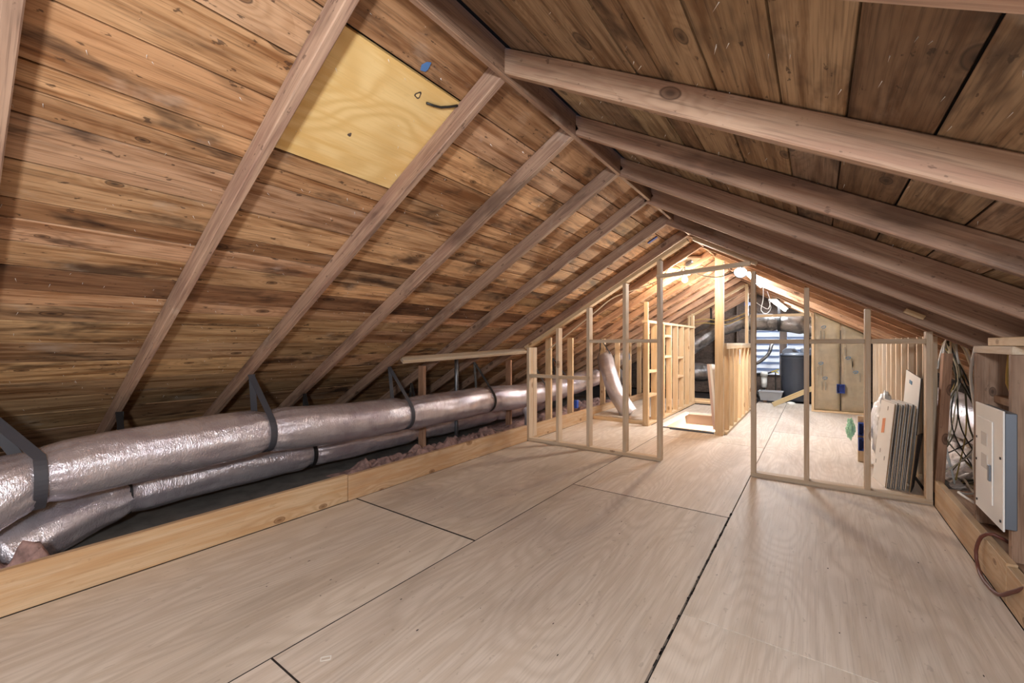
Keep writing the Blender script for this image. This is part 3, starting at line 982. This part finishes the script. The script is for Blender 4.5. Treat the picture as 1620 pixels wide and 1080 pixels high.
# ------------------------------------------------------------------ knee wall right, insulated wall
kr = empty('knee_wall', (0.78, 7.2, 0), 'row of bright studs along the right side behind the cartons', 'stud wall')
blk('bottom_plate', 0.735, 0.824, 4.9, 9.3, 0.001, 0.039, M['lumber_pale'], kr)
for y in (5.02, 5.30, 5.75, 6.16, 6.57, 6.98, 7.39, 7.80, 8.21, 8.62, 9.03):
    stud_z(kr, 0.78, 0.039, zb(0.78) - 0.035, y - .019, y + .019, 0.089, M['lumber_pale'])
# faced batts
XI0, XI1 = -0.065, 0.735
wi = empty('insulated_wall', (0.33, 9.38, 0), 'stud wall filled with paper faced insulation batts at far right', 'wall')
stud_z(wi, XI0, 0.0, zb(XI0) - .05, 9.35, 9.44, 0.04, M['lumber'])
blk('bottom_plate', XI0 - .02, XI1, 9.33, 9.44, 0.001, 0.03, M['lumber'], wi, grain='x')


def batt(x0, x1, seed):
    bm = bmesh.new()
    nx, nz = 20, 56
    g = []
    for i in range(nx + 1):
        row = []
        for j in range(nz + 1):
            u, v = i / nx, j / nz
            x = x0 + (x1 - x0) * u
            zt = zb(x) + 0.03
            z = 0.03 + (zt - 0.03) * v
            e = min(1, 7 * min(u, 1 - u)) ** 0.6 * min(1, 12 * min(v, 1 - v)) ** 0.6
            dy = 0.045 * e + 0.012 * mnoise.noise(Vector((x * 9, z * 5, seed))) + 0.008 * mnoise.noise(Vector((x * 5 + z * 9, z * 14, seed + 3)))
            row.append(bm.verts.new((x, 9.37 - dy, z)))
        g.append(row)
    for i in range(nx):
        for j in range(nz):
            bm.faces.new((g[i][j], g[i + 1][j], g[i + 1][j + 1], g[i][j + 1]))
    bmesh.ops.solidify(bm, geom=bm.faces[:], thickness=0.02)
    M_ = recenter(bm)
    return mesh_obj('insulation_batt', bm, M['kraft'], wi, M_, True)


b1 = batt(XI0 + .02, 0.325, 1.0)
b2 = batt(0.337, XI1 - .01, 5.0)
# printed marks on the facing
def mark(parent, x, z, w, h, mat):
    return blk('print', x - w / 2, x + w / 2, 9.295, 9.298, z - h / 2, z + h / 2, mat, parent, 0)


def swash(parent, x, z, s):
    pts = [(x - .06 * s, 9.297, z), (x - .02 * s, 9.297, z + .035 * s), (x + .03 * s, 9.297, z + .03 * s), (x + .01 * s, 9.297, z - .01 * s), (x - .04 * s, 9.297, z - .02 * s)]
    bm = sweep_bm(smooth_path(pts, 0.01), 0, 4, True, (0.016 * s, 0.002, (0, 0, 1)))
    M_ = recenter(bm)
    mesh_obj('print', bm, M['ink'], parent, M_)


for x, z in ((0.10, 1.50), (0.06, 0.86), (0.12, 0.60)):
    swash(b1, x, z, 0.75)
    for k in range(2):
        mark(b1, x - 0.05 + 0.05 * k, z - 0.13, 0.012, 0.15, M['inkgrey'])
for x, z in ((0.44, 0.96), (0.54, 0.72)):
    swash(b2, x, z, 0.75)
    for k in range(2):
        mark(b2, x - 0.05 + 0.1 * k, z + 0.12 - .2 * k, 0.012, 0.15, M['inkgrey'])
def gang_box(loc, w, d, h, label, face=(-1, 0)):
    """open blue electrical box: back, four sides, two ears"""
    e = empty('outlet_box', loc, label, 'junction box')
    x, y, z = loc
    t = 0.004
    blk('back', x - w / 2, x + w / 2, y + d / 2 - t, y + d / 2, z, z + h, M['bluedark'], e, 0)
    for s in (-1, 1):
        xs = x + s * (w / 2 - t / 2)
        blk('side', xs - t / 2, xs + t / 2, y - d / 2, y + d / 2, z, z + h, M['blue'], e, 0)
        zs = z + (h - t / 2 if s > 0 else t / 2)
        blk('side', x - w / 2 + t, x + w / 2 - t, y - d / 2, y + d / 2, zs - t / 2, zs + t / 2, M['blue'], e, 0)
        blk('screw_ear', x - 0.008, x + 0.008, y - d / 2 - 0.001, y - d / 2 + 0.006, zs - s * 0.014 - 0.006, zs - s * 0.014 + 0.006, M['blue'], e, 0)
    return e


gang_box((0.330, 9.30, 0.36), 0.11, 0.07, 0.15, 'blue outlet box between the two paper faced batts')

# ------------------------------------------------------------------ far corner: tank and plumbing
TX, TY = -0.335, 10.75
tk = empty('brine_tank', (TX, TY, 0), 'tall dark blue grey plastic tank with hooded lid', 'tank')
Tm = Matrix.Translation((TX, TY, 0.02))
mesh_obj('body', lathe_bm([(0, 0), (0.275, 0), (0.285, 0.02), (0.295, 0.3), (0.305, 0.88), (0.312, 0.90), (0.312, 0.93), (0, 0.93)], 48), M['tank'], tk, Tm, True)
mesh_obj('lid', lathe_bm([(0, 0.93), (0.318, 0.93), (0.322, 0.955), (0.30, 0.985), (0.22, 1.01), (0, 1.015)], 48), M['tank_lid'], tk, Tm, True)
hood = prism('hood', [(TX - 0.26, TY - 0.2, 0.97), (TX - 0.27, TY - 0.2, 1.06), (TX - 0.20, TY - 0.2, 1.13), (TX - 0.06, TY - 0.2, 1.12), (TX + 0.02, TY - 0.2, 1.04), (TX + 0.06, TY - 0.2, 0.98)], (0, 1, 0), 0.36, M['tank_lid'], tk)
bpy.context.view_layer.update()
bv = hood.modifiers.new('bevel', 'BEVEL')
bv.width = 0.02
bv.segments = 3
prism('hand_recess', [(TX - 0.04, TY - 0.205, 1.00), (TX - 0.10, TY - 0.205, 1.085), (TX - 0.06, TY - 0.205, 1.095), (TX + 0.01, TY - 0.205, 1.03)], (0, 1, 0), 0.01, M['black'], tk)
c2 = blk('control_head', TX + 0.05, TX + 0.26, TY - 0.15, TY + 0.15, 1.0, 1.12, M['tank_lid'], tk, 0.02)
blk('display', TX + 0.10, TX + 0.15, TY - 0.153, TY - 0.149, 1.03, 1.09, M['tank_grey'], tk, 0)

wfz = empty('water_filter', (-0.93, 10.62, 0.28), 'white cylindrical water filter housing left of the dark tank', 'filter')
Fm = Matrix.Translation((-0.93, 10.62, 0.27))
mesh_obj('bowl', lathe_bm([(0, 0), (0.045, 0.0), (0.052, 0.01), (0.056, 0.24), (0, 0.24)], 28), M['pvc'], wfz, Fm, True)
mesh_obj('cap', lathe_bm([(0, 0.24), (0.070, 0.24), (0.072, 0.30), (0.055, 0.34), (0, 0.345)], 28), M['pvc'], wfz, Fm, True)
tube('inlet_pipe', [(-1.10, 10.62, 0.56), (-0.98, 10.62, 0.57)], 0.018, M['black'], wfz)
tube('outlet_pipe', [(-0.88, 10.62, 0.57), (-0.76, 10.62, 0.62)], 0.018, M['black'], wfz)
tube('support_pipe', [(-0.93, 10.62, 0.0), (-0.93, 10.62, 0.275)], 0.015, M['black'], wfz)
vv = empty('valve', (-0.72, 10.6, 0.62), 'yellow handled valve between filter and tank', 'valve')
blk('valve_body', -0.76, -0.68, 10.58, 10.62, 0.60, 0.635, M['galv'], vv)
bar('lever', (-0.79, 10.58, 0.615), (-0.66, 10.58, 0.67), 0.02, 0.02, M['yellow'], vv)
bar('lever', (-0.72, 10.58, 0.62), (-0.66, 10.58, 0.59), 0.018, 0.02, M['yellow'], vv)
tube('drain_line', [(-0.72, 10.6, 0.60), (-0.72, 10.61, 0.3), (-0.72, 10.6, 0.0)], 0.012, M['cable_black'], vv)
tb = empty('plastic_tub', (-0.78, 10.3, 0.1), 'grey plastic tub set below the water filter', 'tub')
bm = bmesh.new()
prof = []
for (z, ex) in ((0.06, 0.0), (0.235, 0.03), (0.235, 0.045), (0.25, 0.045), (0.25, 0.02), (0.075, -0.012)):
    prof.append([bm.verts.new((sx * (0.175 + ex), sy * (0.12 + ex), z)) for sx, sy in ((-1, -1), (1, -1), (1, 1), (-1, 1))])
for a, b in zip(prof, prof[1:]):
    for k in range(4):
        bm.faces.new((a[k], a[(k + 1) % 4], b[(k + 1) % 4], b[k]))
bm.faces.new(prof[0][::-1])
bm.faces.new(prof[-1])
bmesh.ops.recalc_face_normals(bm, faces=bm.faces[:])
mesh_obj('basin', bm, M['tub'], tb, Matrix.Translation((-0.78, 10.28, -0.015)))
for s in (-1, 1):
    blk('support_block', -0.78 + s * .1 - .03, -0.78 + s * .1 + .03, 10.2, 10.36, 0.0, 0.044, M['old_lumber'], tb)
o = bar('brace_board', (-0.70, 9.62, 0.035), (0.02, 9.72, 0.43), 0.04, 0.088, M['lumber_pale'], None, (0, 1, 0), color=(0.92, 0.92, 0.72, 1))
tag(o, 'slanted greenish board propped in front of the dark tank', 'board')
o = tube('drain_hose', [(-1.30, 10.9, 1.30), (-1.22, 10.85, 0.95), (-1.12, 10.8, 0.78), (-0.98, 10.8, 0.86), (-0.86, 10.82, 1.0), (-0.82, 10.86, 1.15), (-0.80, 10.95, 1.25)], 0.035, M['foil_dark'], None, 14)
tag(o, 'dark insulated hose looping past the louvred window', 'hose')
o = tube('drain_hose', [(-1.18, 10.75, 0.80), (-1.14, 10.72, 0.5), (-1.10, 10.7, 0.2), (-1.0, 10.6, 0.03)], 0.03, M['black'], None, 12)
tag(o, 'black pipe dropping to the floor left of the filter', 'pipe')
rag = []
bm = bmesh.new()
bmesh.ops.create_icosphere(bm, subdivisions=3, radius=0.07)
for v in bm.verts:
    k = 1 + 0.35 * mnoise.noise(v.co * 18)
    v.co = Vector((v.co.x * k * 1.2, v.co.y * k, max(-0.0, v.co.z * 0.55 * k)))
o = mesh_obj('paper_scrap', bm, M['white'], None, Matrix.Translation((-0.42, 10.25, 0.002)))
tag(o, 'crumpled white paper scrap at the foot of the tank', 'scrap')

# ducts in the far end
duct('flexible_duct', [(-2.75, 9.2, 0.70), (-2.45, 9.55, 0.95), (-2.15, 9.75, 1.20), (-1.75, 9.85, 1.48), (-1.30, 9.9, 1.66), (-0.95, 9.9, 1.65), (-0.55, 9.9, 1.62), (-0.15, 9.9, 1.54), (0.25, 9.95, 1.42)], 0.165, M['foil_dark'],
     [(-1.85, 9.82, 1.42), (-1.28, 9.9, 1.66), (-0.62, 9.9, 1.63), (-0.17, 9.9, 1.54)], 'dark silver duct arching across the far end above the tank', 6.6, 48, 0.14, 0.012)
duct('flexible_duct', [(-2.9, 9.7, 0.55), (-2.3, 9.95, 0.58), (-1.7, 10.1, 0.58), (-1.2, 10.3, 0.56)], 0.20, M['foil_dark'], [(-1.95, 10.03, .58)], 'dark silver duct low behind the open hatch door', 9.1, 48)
for i, (x, z, r) in enumerate(((-1.85, 1.43, .15), (-0.62, 1.63, .15), (-0.17, 1.54, .15))):
    pts = [Vector((x + .01, 9.88 + 0.168 * math.cos(a), z + 0.168 * math.sin(a))) for a in [k * math.pi / 12 for k in range(25)]]
    top = Vector((x, 9.88, zb(x) + 0.02))
    q = [top] + [top.lerp(pts[6], k / 4) for k in range(1, 4)] + pts[6:] + pts[1:7]
    bm = sweep_bm(q, 0, 4, True, (0.045, 0.003, (1, 0, 0)))
    M_ = recenter(bm)
    o = mesh_obj('duct_strap', bm, M['strap_dark'], None, M_)
    tag(o, ['black strap on the far arching duct seen through the end frame', 'black strap on the far arching duct above the louvred window', 'black strap at the right end of the far arching duct'][i], 'strap', 'straps holding the far duct')

# ------------------------------------------------------------------ lamps of the attic
lb = empty('bare_bulb', (-1.42, 5.89, 2.10), 'bright bare bulb hanging under left rafters beyond the doorway', 'lamp')
bm = bmesh.new()
bmesh.ops.create_uvsphere(bm, u_segments=24, v_segments=16, radius=0.035)
mesh_obj('bulb', bm, M['bulb'], lb, Matrix.Translation((-1.42, 5.89, 2.06)), True)
mesh_obj('socket_light_baffle', lathe_bm([(0, 0.0), (0.022, 0), (0.024, 0.03), (0.070, 0.035), (0.070, 0.05), (0.03, 0.07), (0, 0.075)], 20), M['white'], lb, Matrix.Translation((-1.42, 5.89, 2.09)), True)  # socket with a wide disk added to block the bulb's upward light
tube('cord', [(-1.42, 5.89, 2.165), (-1.42, 5.89, 2.24), (-1.40, 5.90, 2.285)], 0.006, M['romex_white'], lb)
jbx = empty('metal_box', (-1.38, 5.9, 2.3), 'metal ceiling box on a wood block above the bulb', 'junction box')
bar('mounting_block', (-1.44, 5.475, 2.275), (-1.30, 6.085, 2.345), 0.10, 0.03, M['lumber_pale'], jbx, (0.87, 0, 0.5))
lx_ = basis((0, 1, 0), (0.87, 0, 0.5), (-1.375, 5.90, 2.275))
mesh_obj('box', box_bm(0.10, 0.10, 0.04, 0.012), M['galv'], jbx, lx_)
led = []
for i, (a, b, lab) in enumerate((((-0.746, 6.5, 2.155), (-0.746, 8.0, 2.155), 'glowing white tube light near the ridge by the doorway post'), ((-0.70, 9.6, 2.04), (-0.56, 10.75, 1.925), 'glowing white tube light hung above the far duct'))):
    e = empty('tube_light', ((a[0] + b[0]) / 2, (a[1] + b[1]) / 2, a[2]), lab, 'lamp')
    tube('tube', [a, ((a[0] + b[0]) / 2, (a[1] + b[1]) / 2, (a[2] + b[2]) / 2), b], 0.022, M['tube'], e, 14, 0.3)
    A, B = Vector(a), Vector(b)
    bar('housing', A + Vector((0.0, -.03, 0.034)), B + Vector((0.0, .03, 0.034)), 0.13, 0.022, M['white'], e, (1, 0, 0))  # housing made extra wide to keep tube light off the rafters above
    for P in (A, B):
        bar('hanger', P + Vector((0, 0, 0.045)), Vector((P.x, P.y, zb(P.x) + 0.09)), 0.008, 0.008, M['galv'], e, (1, 0, 0), 0)
spot = empty('work_light', (-0.775, 5.9, 2.15), 'round bright work light beside the doorway post', 'lamp')
Sm = Matrix.Translation((-0.775, 5.95, 2.10)) @ Matrix.Rotation(math.radians(-55), 4, 'X')
mesh_obj('shade', lathe_bm([(0.02, 0.10), (0.035, 0.10), (0.075, 0.0), (0.07, 0.0), (0.03, 0.09)], 28), M['galv'], spot, Sm, True)
bm = bmesh.new()
bmesh.ops.create_uvsphere(bm, u_segments=20, v_segments=12, radius=0.04)
mesh_obj('bulb', bm, M['worklamp'], spot, Sm @ Matrix.Translation((0, 0, 0.02)), True)
bar('bracket', (-0.775, 6.02, 2.14), (-0.775, 6.06, zb(-0.775) + 0.02), 0.02, 0.01, M['galv'], spot, (1, 0, 0))

# loose wires near the lamps
def wire(name, pts, r, mat, label, group=None, cat='cable'):
    return tag(tube(name, pts, r, mat, None, 6, 0.05), label, cat, group)


wire('light_cord', [(-1.42, 5.92, 2.20), (-1.2, 5.95, 2.10), (-1.0, 5.95, 2.07), (-0.8, 5.97, 2.14)], 0.006, M['cable_black'], 'dark cord drooping from the bulb to the work light')
wire('light_cord', [(-0.73, 8.2, 2.15), (-0.76, 8.5, 1.98), (-0.80, 8.6, 1.80), (-0.72, 8.6, 1.74), (-0.66, 8.7, 1.84), (-0.72, 9.0, 2.02), (-0.70, 9.6, 2.05)], 0.007, M['romex_white'], 'white cord looping between the two tube lights')
wire('light_cord', [(-0.70, 8.5, 2.12), (-0.66, 8.55, 1.95), (-0.69, 8.6, 1.82), (-0.80, 8.7, 1.88), (-0.92, 9.0, 1.98)], 0.006, M['romex_white'], 'second white cord loop hanging under the near tube light')
wire('house_cable', [(-3.0, 5.0, 1.12), (-2.6, 5.0, 1.40), (-2.3, 5.02, 1.62), (-2.05, 5.05, 1.80), (-1.7, 5.3, 1.95), (-1.5, 5.6, 2.12)], 0.007, M['romex'], 'cream cable sagging along the left rafters behind the stud frame')
wire('house_cable', [(-1.50, 5.45, 2.17), (-1.66, 5.6, 2.02), (-1.72, 5.75, 2.0), (-1.5, 5.85, 2.14), (-1.42, 5.9, 2.24)], 0.007, M['romex_white'], 'white cable bowed beside the metal ceiling box')
for i, z in enumerate((1.62, 1.70)):
    wire('house_cable', [(-2.3, 9.42, z - .05), (-1.9, 9.42, z + .02), (-1.5, 9.42, z - .02), (-1.12, 9.40, z + .12)], 0.008, M['romex_yellow'], ['yellow cable strung across the end frame opening, lower one', 'yellow cable strung across the end frame opening, upper one'][i])
o = blk('outlet_box', -1.22, -1.12, 9.9, 9.97, 2.0, 2.06, M['blue'], None, 0.004)
tag(o, 'small blue box high under the roof behind the end frame', 'junction box')

# ------------------------------------------------------------------ cartons, bags, boxes
NC = 13
for i in range(NC):
    u = i / (NC - 1)
    bx = 0.463 + 0.125 * u
    lean = 0.062 + 0.006 * math.sin(i * 2.1)
    e = empty('flat_carton', (bx, 4.9, 0), None, 'carton', 'flattened cartons leaning in a row')
    y0, y1 = 4.75 + random.uniform(-.008, .008), 5.08
    h = 0.715 + random.uniform(-.012, .012)
    fx = -0.052
    nrm = Vector((1, 0.16, -0.09)).normalized()
    A = [(bx, y0, 0.002), (bx + fx, y1, 0.002), (bx + fx + lean, y1, h), (bx + lean, y0, h)]
    prism('outer_face', A, nrm, 0.0022, M['carton'], e)
    prism('core', [tuple(Vector(p) + nrm * 0.0023) for p in A], nrm, 0.0055, M['cartonedge'] if i % 3 else M['cartonbrown'], e)
    if i == 0:
        e['label'] = 'frontmost flat white carton of the leaning row with an orange mark'
        s = Vector((bx, y0, 0))
        def onface(v, w):
            p = Vector(A[0]).lerp(Vector(A[1]), v).lerp(Vector(A[3]).lerp(Vector(A[2]), v), w)
            return p - nrm * 0.001
        prism('print', [onface(.5, .62), onface(.72, .60), onface(.72, .78), onface(.5, .80)], -nrm, 0.0006, M['inkorange'], e)
        for (v, w) in ((.25, .3), (.62, .36), (.85, .2), (.4, .9)):
            prism('print', [onface(v, w), onface(v + .03, w), onface(v + .03, w + .05), onface(v, w + .05)], -nrm, 0.0006, M['cable_black'], e)
    elif i == NC - 1:
        e['label'] = 'flat carton at the back of the leaning row next to the white panel'
    else:
        e['label'] = 'flat white carton with dark edge standing inside the leaning row'
tp = empty('tall_panel', (0.66, 5.0, 0), 'tall white board leaning behind the row of flat cartons', 'board')
A = [(0.630, 4.80, 0.04), (0.600, 5.25, 0.04), (0.660, 5.25, 0.98), (0.690, 4.80, 0.93)]
nrm = Vector((1, 0.07, -0.06)).normalized()
prism('face', A, nrm, 0.003, M['carton'], tp)
prism('back', [tuple(Vector(p) + nrm * 0.0032) for p in A], nrm, 0.008, M['cartonedge'], tp)
prism('print', [(0.668, 5.02, 0.86), (0.664, 5.10, 0.87), (0.666, 5.10, 0.90), (0.670, 5.02, 0.89)], -nrm, 0.004, M['ink'], tp)
bd = empty('brown_board', (0.66, 4.75, 0), 'folded brown cardboard leaning at the right end of the carton row', 'carton')
A = [(0.612, 4.73, 0.002), (0.66, 4.95, 0.002), (0.715, 4.95, 0.46), (0.655, 4.73, 0.47)]
nrm = Vector((1, -0.2, -0.09)).normalized()
prism('face', A, nrm, 0.006, M['cartonbrown'], bd)
prism('inner', [tuple(Vector(p) + nrm * 0.0065) for p in A], nrm, 0.006, M['cartonedge'], bd)


def blob(name, loc, sx, sy, sz, mat, label, seed, amp=0.4, cat='bag'):
    bm = bmesh.new()
    bmesh.ops.create_icosphere(bm, subdivisions=5, radius=1)
    for v in bm.verts:
        k = 1 + amp * mnoise.fractal(v.co * 1.6 + Vector((seed, 0, 0)), 0.7, 2.0, 4) + 0.10 * mnoise.noise(v.co * 7 + Vector((0, seed, 0)))
        v.co = Vector((v.co.x * sx * k, v.co.y * sy * k, max(-0.98, v.co.z) * sz * k))
    zmin = min(v.co.z for v in bm.verts)
    o = mesh_obj(name, bm, mat, None, Matrix.Translation((loc[0], loc[1], loc[2] - zmin)), True)
    return tag(o, label, cat)


blob('plastic_bag', (0.545, 5.62, 0.004), 0.10, 0.22, 0.35, M['bag'], 'crumpled white plastic bag behind the flat cartons', 3.3, 0.13)
blob('plastic_bag', (0.285, 5.70, 0.20), 0.035, 0.05, 0.09, M['greenbag'], 'pale green plastic bag hanging beside the blue boxes', 8.1)
sb = bar('scrap_stud', (0.378, 5.66, 0.002), (0.378, 5.66, 0.47), 0.075, 0.038, M['lumber'], None, (1, 0, 0))
tag(sb, 'short stud offcut carrying two blue outlet boxes', 'board')
gang_box((0.378, 5.60, 0.13), 0.075, 0.075, 0.125, 'lower of two blue outlet boxes seen past the right frame stud')
gang_box((0.378, 5.60, 0.285), 0.075, 0.075, 0.125, 'upper of two blue outlet boxes seen past the right frame stud')

# ------------------------------------------------------------------ right side: panel, frame, cables
rf = empty('panel_frame', (0.8, 3.3, 0.2), 'rough stud frame around the electrical panel at right edge', 'stud wall')
bar('post', (0.825, 3.045, 0.18), (0.825, 3.045, 1.165), 0.15, 0.04, M['old_lumber'], rf, (1, 0, 0), color=(1.0, .97, .95, 1))
bar('post', (0.825, 3.605, 0.18), (0.825, 3.605, 1.165), 0.15, 0.04, M['old_lumber'], rf, (1, 0, 0), color=(0.95, .92, .9, 1))
blk('top_plate', 0.75, 0.90, 3.02, 3.63, 1.166, 1.206, M['lumber_pale'], rf)
blk('top_plate', 0.752, 0.89, 0.8, 3.38, 1.208, 1.25, M['lumber'], rf)
blk('crosspiece', 0.82, 0.86, 3.07, 3.58, 0.885, 0.925, M['old_lumber'], rf)
bar('post', (0.825, 2.42, 0.18), (0.825, 2.42, 1.207), 0.15, 0.04, M['old_lumber'], rf, (1, 0, 0), color=(1.0, .97, .95, 1))
ep = empty('electrical_panel', (0.72, 3.14, 0.35), 'white electrical breaker panel with closed door at right', 'panel')
PX = 0.700
Y0p, Y1p, Z0p, Z1p = 2.93, 3.35, 0.345, 0.905
blk('box', PX + 0.008, 0.748, Y0p + 0.01, Y1p - 0.01, Z0p + 0.01, Z1p - 0.01, M['panel_grey'], ep, 0.003)
blk('cover', PX, PX + 0.007, Y0p, Y1p, Z0p, Z1p, M['panel'], ep, 0.003)
dr = blk('door', PX - 0.006, PX - 0.001, Y0p + 0.13, Y1p - 0.055, Z0p + 0.08, Z1p - 0.07, M['panel'], ep, 0.002)
lt = blk('latch', PX - 0.014, PX - 0.0065, Y0p + 0.14, Y0p + 0.165, 0.54, 0.62, M['panel_grey'], dr, 0.002)
blk('painted_reflection', PX - 0.0078, PX - 0.0062, 3.13, 3.22, 0.70, 0.765, M['reflection_grey'], dr, 0)  # soft grey reflections on the door, painted as two pale strips
blk('painted_reflection', PX - 0.0078, PX - 0.0062, 3.13, 3.22, 0.585, 0.655, M['reflection_grey'], dr, 0)
for y, z in ((Y0p + .03, Z0p + .04), (Y1p - .03, Z0p + .04), (Y0p + .03, .68), (Y1p - .03, .72), (Y1p - .02, .60)):
    blk('screw', PX - 0.004, PX - 0.0005, y - .006, y + .006, z - .006, z + .006, M['black'], ep, 0.001)
o = blk('outlet_box', 0.765, 0.83, 3.63, 3.70, 0.20, 0.32, M['blue'], None, 0.004)
tag(o, 'blue box low on the kerb beside the electrical panel', 'junction box')
dg = bar('slanted_post', (0.790, 4.78, 0.02), (0.845, 4.80, 1.14), 0.055, 0.085, M['old_lumber'], None, (1, 0, 0), color=(1.15, 1.0, .9, 1))
tag(dg, 'slanted brown post behind the hanging cables', 'post')
for i, (pts, lab) in enumerate((([(1.66, -1.4, 0.30), (1.64, 1.5, 0.28), (1.60, 3.7, 0.30), (1.52, 4.5, 0.36), (1.36, 5.2, 0.42), (1.22, 5.9, 0.48), (1.18, 6.6, 0.50), (1.25, 7.6, 0.45)], 'silver foil duct behind the hanging cables at right'), ([(2.0, -1.4, 0.24), (1.97, 2, 0.24), (1.95, 3.9, 0.24), (1.9, 5.0, 0.26), (1.85, 6.5, 0.26)], 'second silver duct deeper in the right eave'))):
    duct('flexible_duct', pts, 0.20 if i == 0 else 0.14, M['foil_bright'], [4.6, 5.7, 6.7], lab, 12.0 + i, 48, 0.12, 0.014)
mats = ['romex', 'romex_white', 'cable_black', 'cable_grey', 'romex_yellow', 'cable_grey', 'cable_black']
for i in range(17):
    m = mats[i % 7]
    tx, ty = 0.965 + random.uniform(-.03, .03), 5.20 + random.uniform(-.05, .05)
    sx_ = random.uniform(-.03, .06)
    top = (1.0, 5.32, 1.22)
    p1 = (tx - .02 + random.uniform(-.07, .05), ty, 1.18 + random.uniform(-.05, .05))
    mid = (tx + random.uniform(-.02, .02) + .03, ty - .05, 0.95)
    low = (tx + random.uniform(-.12, .16), ty - .12 + random.uniform(-.1, .1), 0.50)
    end = (tx + random.uniform(-.22, .34), ty + random.uniform(-.35, .3), random.uniform(0.05, 0.12))
    wire('hanging_cable', [top, p1, mid, low, end], random.choice((0.0045, 0.005, 0.0065)), M[m], 'loose electrical cable hanging in the bundle between stud frame and panel', 'cables hanging beside the panel')
for i in range(9):
    a = (0.96 + random.uniform(-.02, .02), 5.30, 1.24)
    s = random.uniform(-.14, .35)
    wire('cable_tail', [a, (0.96 + s * .35, 5.22, 1.24 + random.uniform(-.02, .03)), (0.96 + s * .7, 5.1, 1.17 + random.uniform(-.04, .03)), (0.96 + s, 5.0, 1.10 + random.uniform(-.1, .02))], 0.007, M[random.choice(('romex', 'romex_white', 'romex'))],
         'pale cable tail fanning out under the rafter above the bundle', 'cable tails above the bundle')
for i in range(5):
    x0 = 0.86 + 0.025 * i
    wire('hanging_cable', [(x0 + .02, 4.20, 1.22), (x0 - .01, 4.18, 1.0), (x0 + .01, 4.15, 0.7), (x0, 4.15, 0.4), (x0 + random.uniform(-.03, .03), 4.1, 0.1)], 0.009, M[('romex_white', 'romex_white', 'cable_grey', 'romex_white', 'romex')[i]], 'white cable running straight down close left of the electrical panel', 'white cables beside the panel')
for i in range(8):
    r_ = random.uniform
    wire('floor_cable', [(0.95, 4.9 + r_(-.2, .2), 0.1), (1.0 + r_(-.08, .08), 4.6 + r_(-.2, .2), 0.16), (0.92 + r_(-.05, .1), 4.3 + r_(-.2, .2), 0.20), (0.86 + r_(0, .06), 3.9 + r_(-.2, .1), 0.20)], 0.007, M[mats[(i * 3) % 7]], 'cable tangled low behind the right kerb', 'cables tangled behind the kerb')
wire('floor_cable', [(0.79, 3.75, 0.24), (0.74, 3.9, 0.26), (0.80, 4.05, 0.22), (0.9, 4.2, 0.2)], 0.008, M['romex_white'], 'white cable end crossing the right kerb by the blue box')
cord = tube('power_cord', [(0.80, 3.24, 0.20), (0.74, 3.23, 0.235), (0.705, 3.27, 0.20), (0.695, 3.32, 0.10), (0.695, 3.28, 0.03), (0.690, 3.16, 0.012), (0.698, 2.98, 0.03), (0.71, 2.83, 0.12), (0.735, 2.70, 0.20), (0.80, 2.5, 0.21)], 0.0085, M['redcord'], None, 8, 0.03)
tag(cord, 'brown power cord looping over the right kerb', 'cord')
for i in range(6):
    wire('hanging_cable', [(0.86 + .008 * i, 3.50 - .01 * i, 1.16), (0.85 + .01 * i, 3.49, 1.0), (0.87 + .006 * i, 3.46, 0.93)], 0.008, M[('romex_yellow', 'cable_black', 'cable_grey')[i % 3]], 'short cable running down inside the frame above the panel', 'cables inside the panel frame')

# ------------------------------------------------------------------ small things on the roof
def on_slope(side, x, y, off):
    return slope_pt(side, abs(x - XR), y, off)


nl = Vector((-math.sin(ANG), 0, math.cos(ANG)))
c = on_slope(-1, -1.325, 1.225, PLUMB)
o = prism('tape_scrap', [tuple(c + Vector((math.cos(ANG) * a, b, math.sin(ANG) * a))) for a, b in ((-.02, -.012), (.0, -.02), (.022, -.008), (.03, .008), (.0, .014), (-.014, .01))], -nl, 0.004, M['tape'])
tag(o, 'torn scrap of blue tape on a roof plank above the plywood patch', 'tape')
c = on_slope(-1, -1.42, 4.52, 0.108)
o = prism('blue_strip', [tuple(c + Vector((math.cos(ANG) * a, b, math.sin(ANG) * a))) for a, b in ((-.05, -.02), (.06, -.02), (.06, .02), (-.05, .02))], -nl, 0.006, M['blue'])
tag(o, 'small bright blue strip under a left roof plank near the ridge', 'tape')
o = tube('twig', [tuple(on_slope(-1, -1.43, 1.33, PLUMB - .006)), tuple(on_slope(-1, -1.41, 1.40, PLUMB - .012)), tuple(on_slope(-1, -1.37, 1.47, PLUMB - .008))], 0.006, M['cable_black'], None, 6)
tag(o, 'dark splinter lying across the corner of the plywood patch', 'splinter')
for x0, y0, dz in ((0.62, 4.62, 0), ):
    o = bar('wood_cleat', tuple(on_slope(1, 0.50, 4.05, -0.02)), tuple(on_slope(1, 0.60, 4.05, -0.02)), 0.05, 0.03, M['lumber'], None, (0, 1, 0))
    tag(o, 'small pale wood cleat under a right rafter near the panel', 'board')
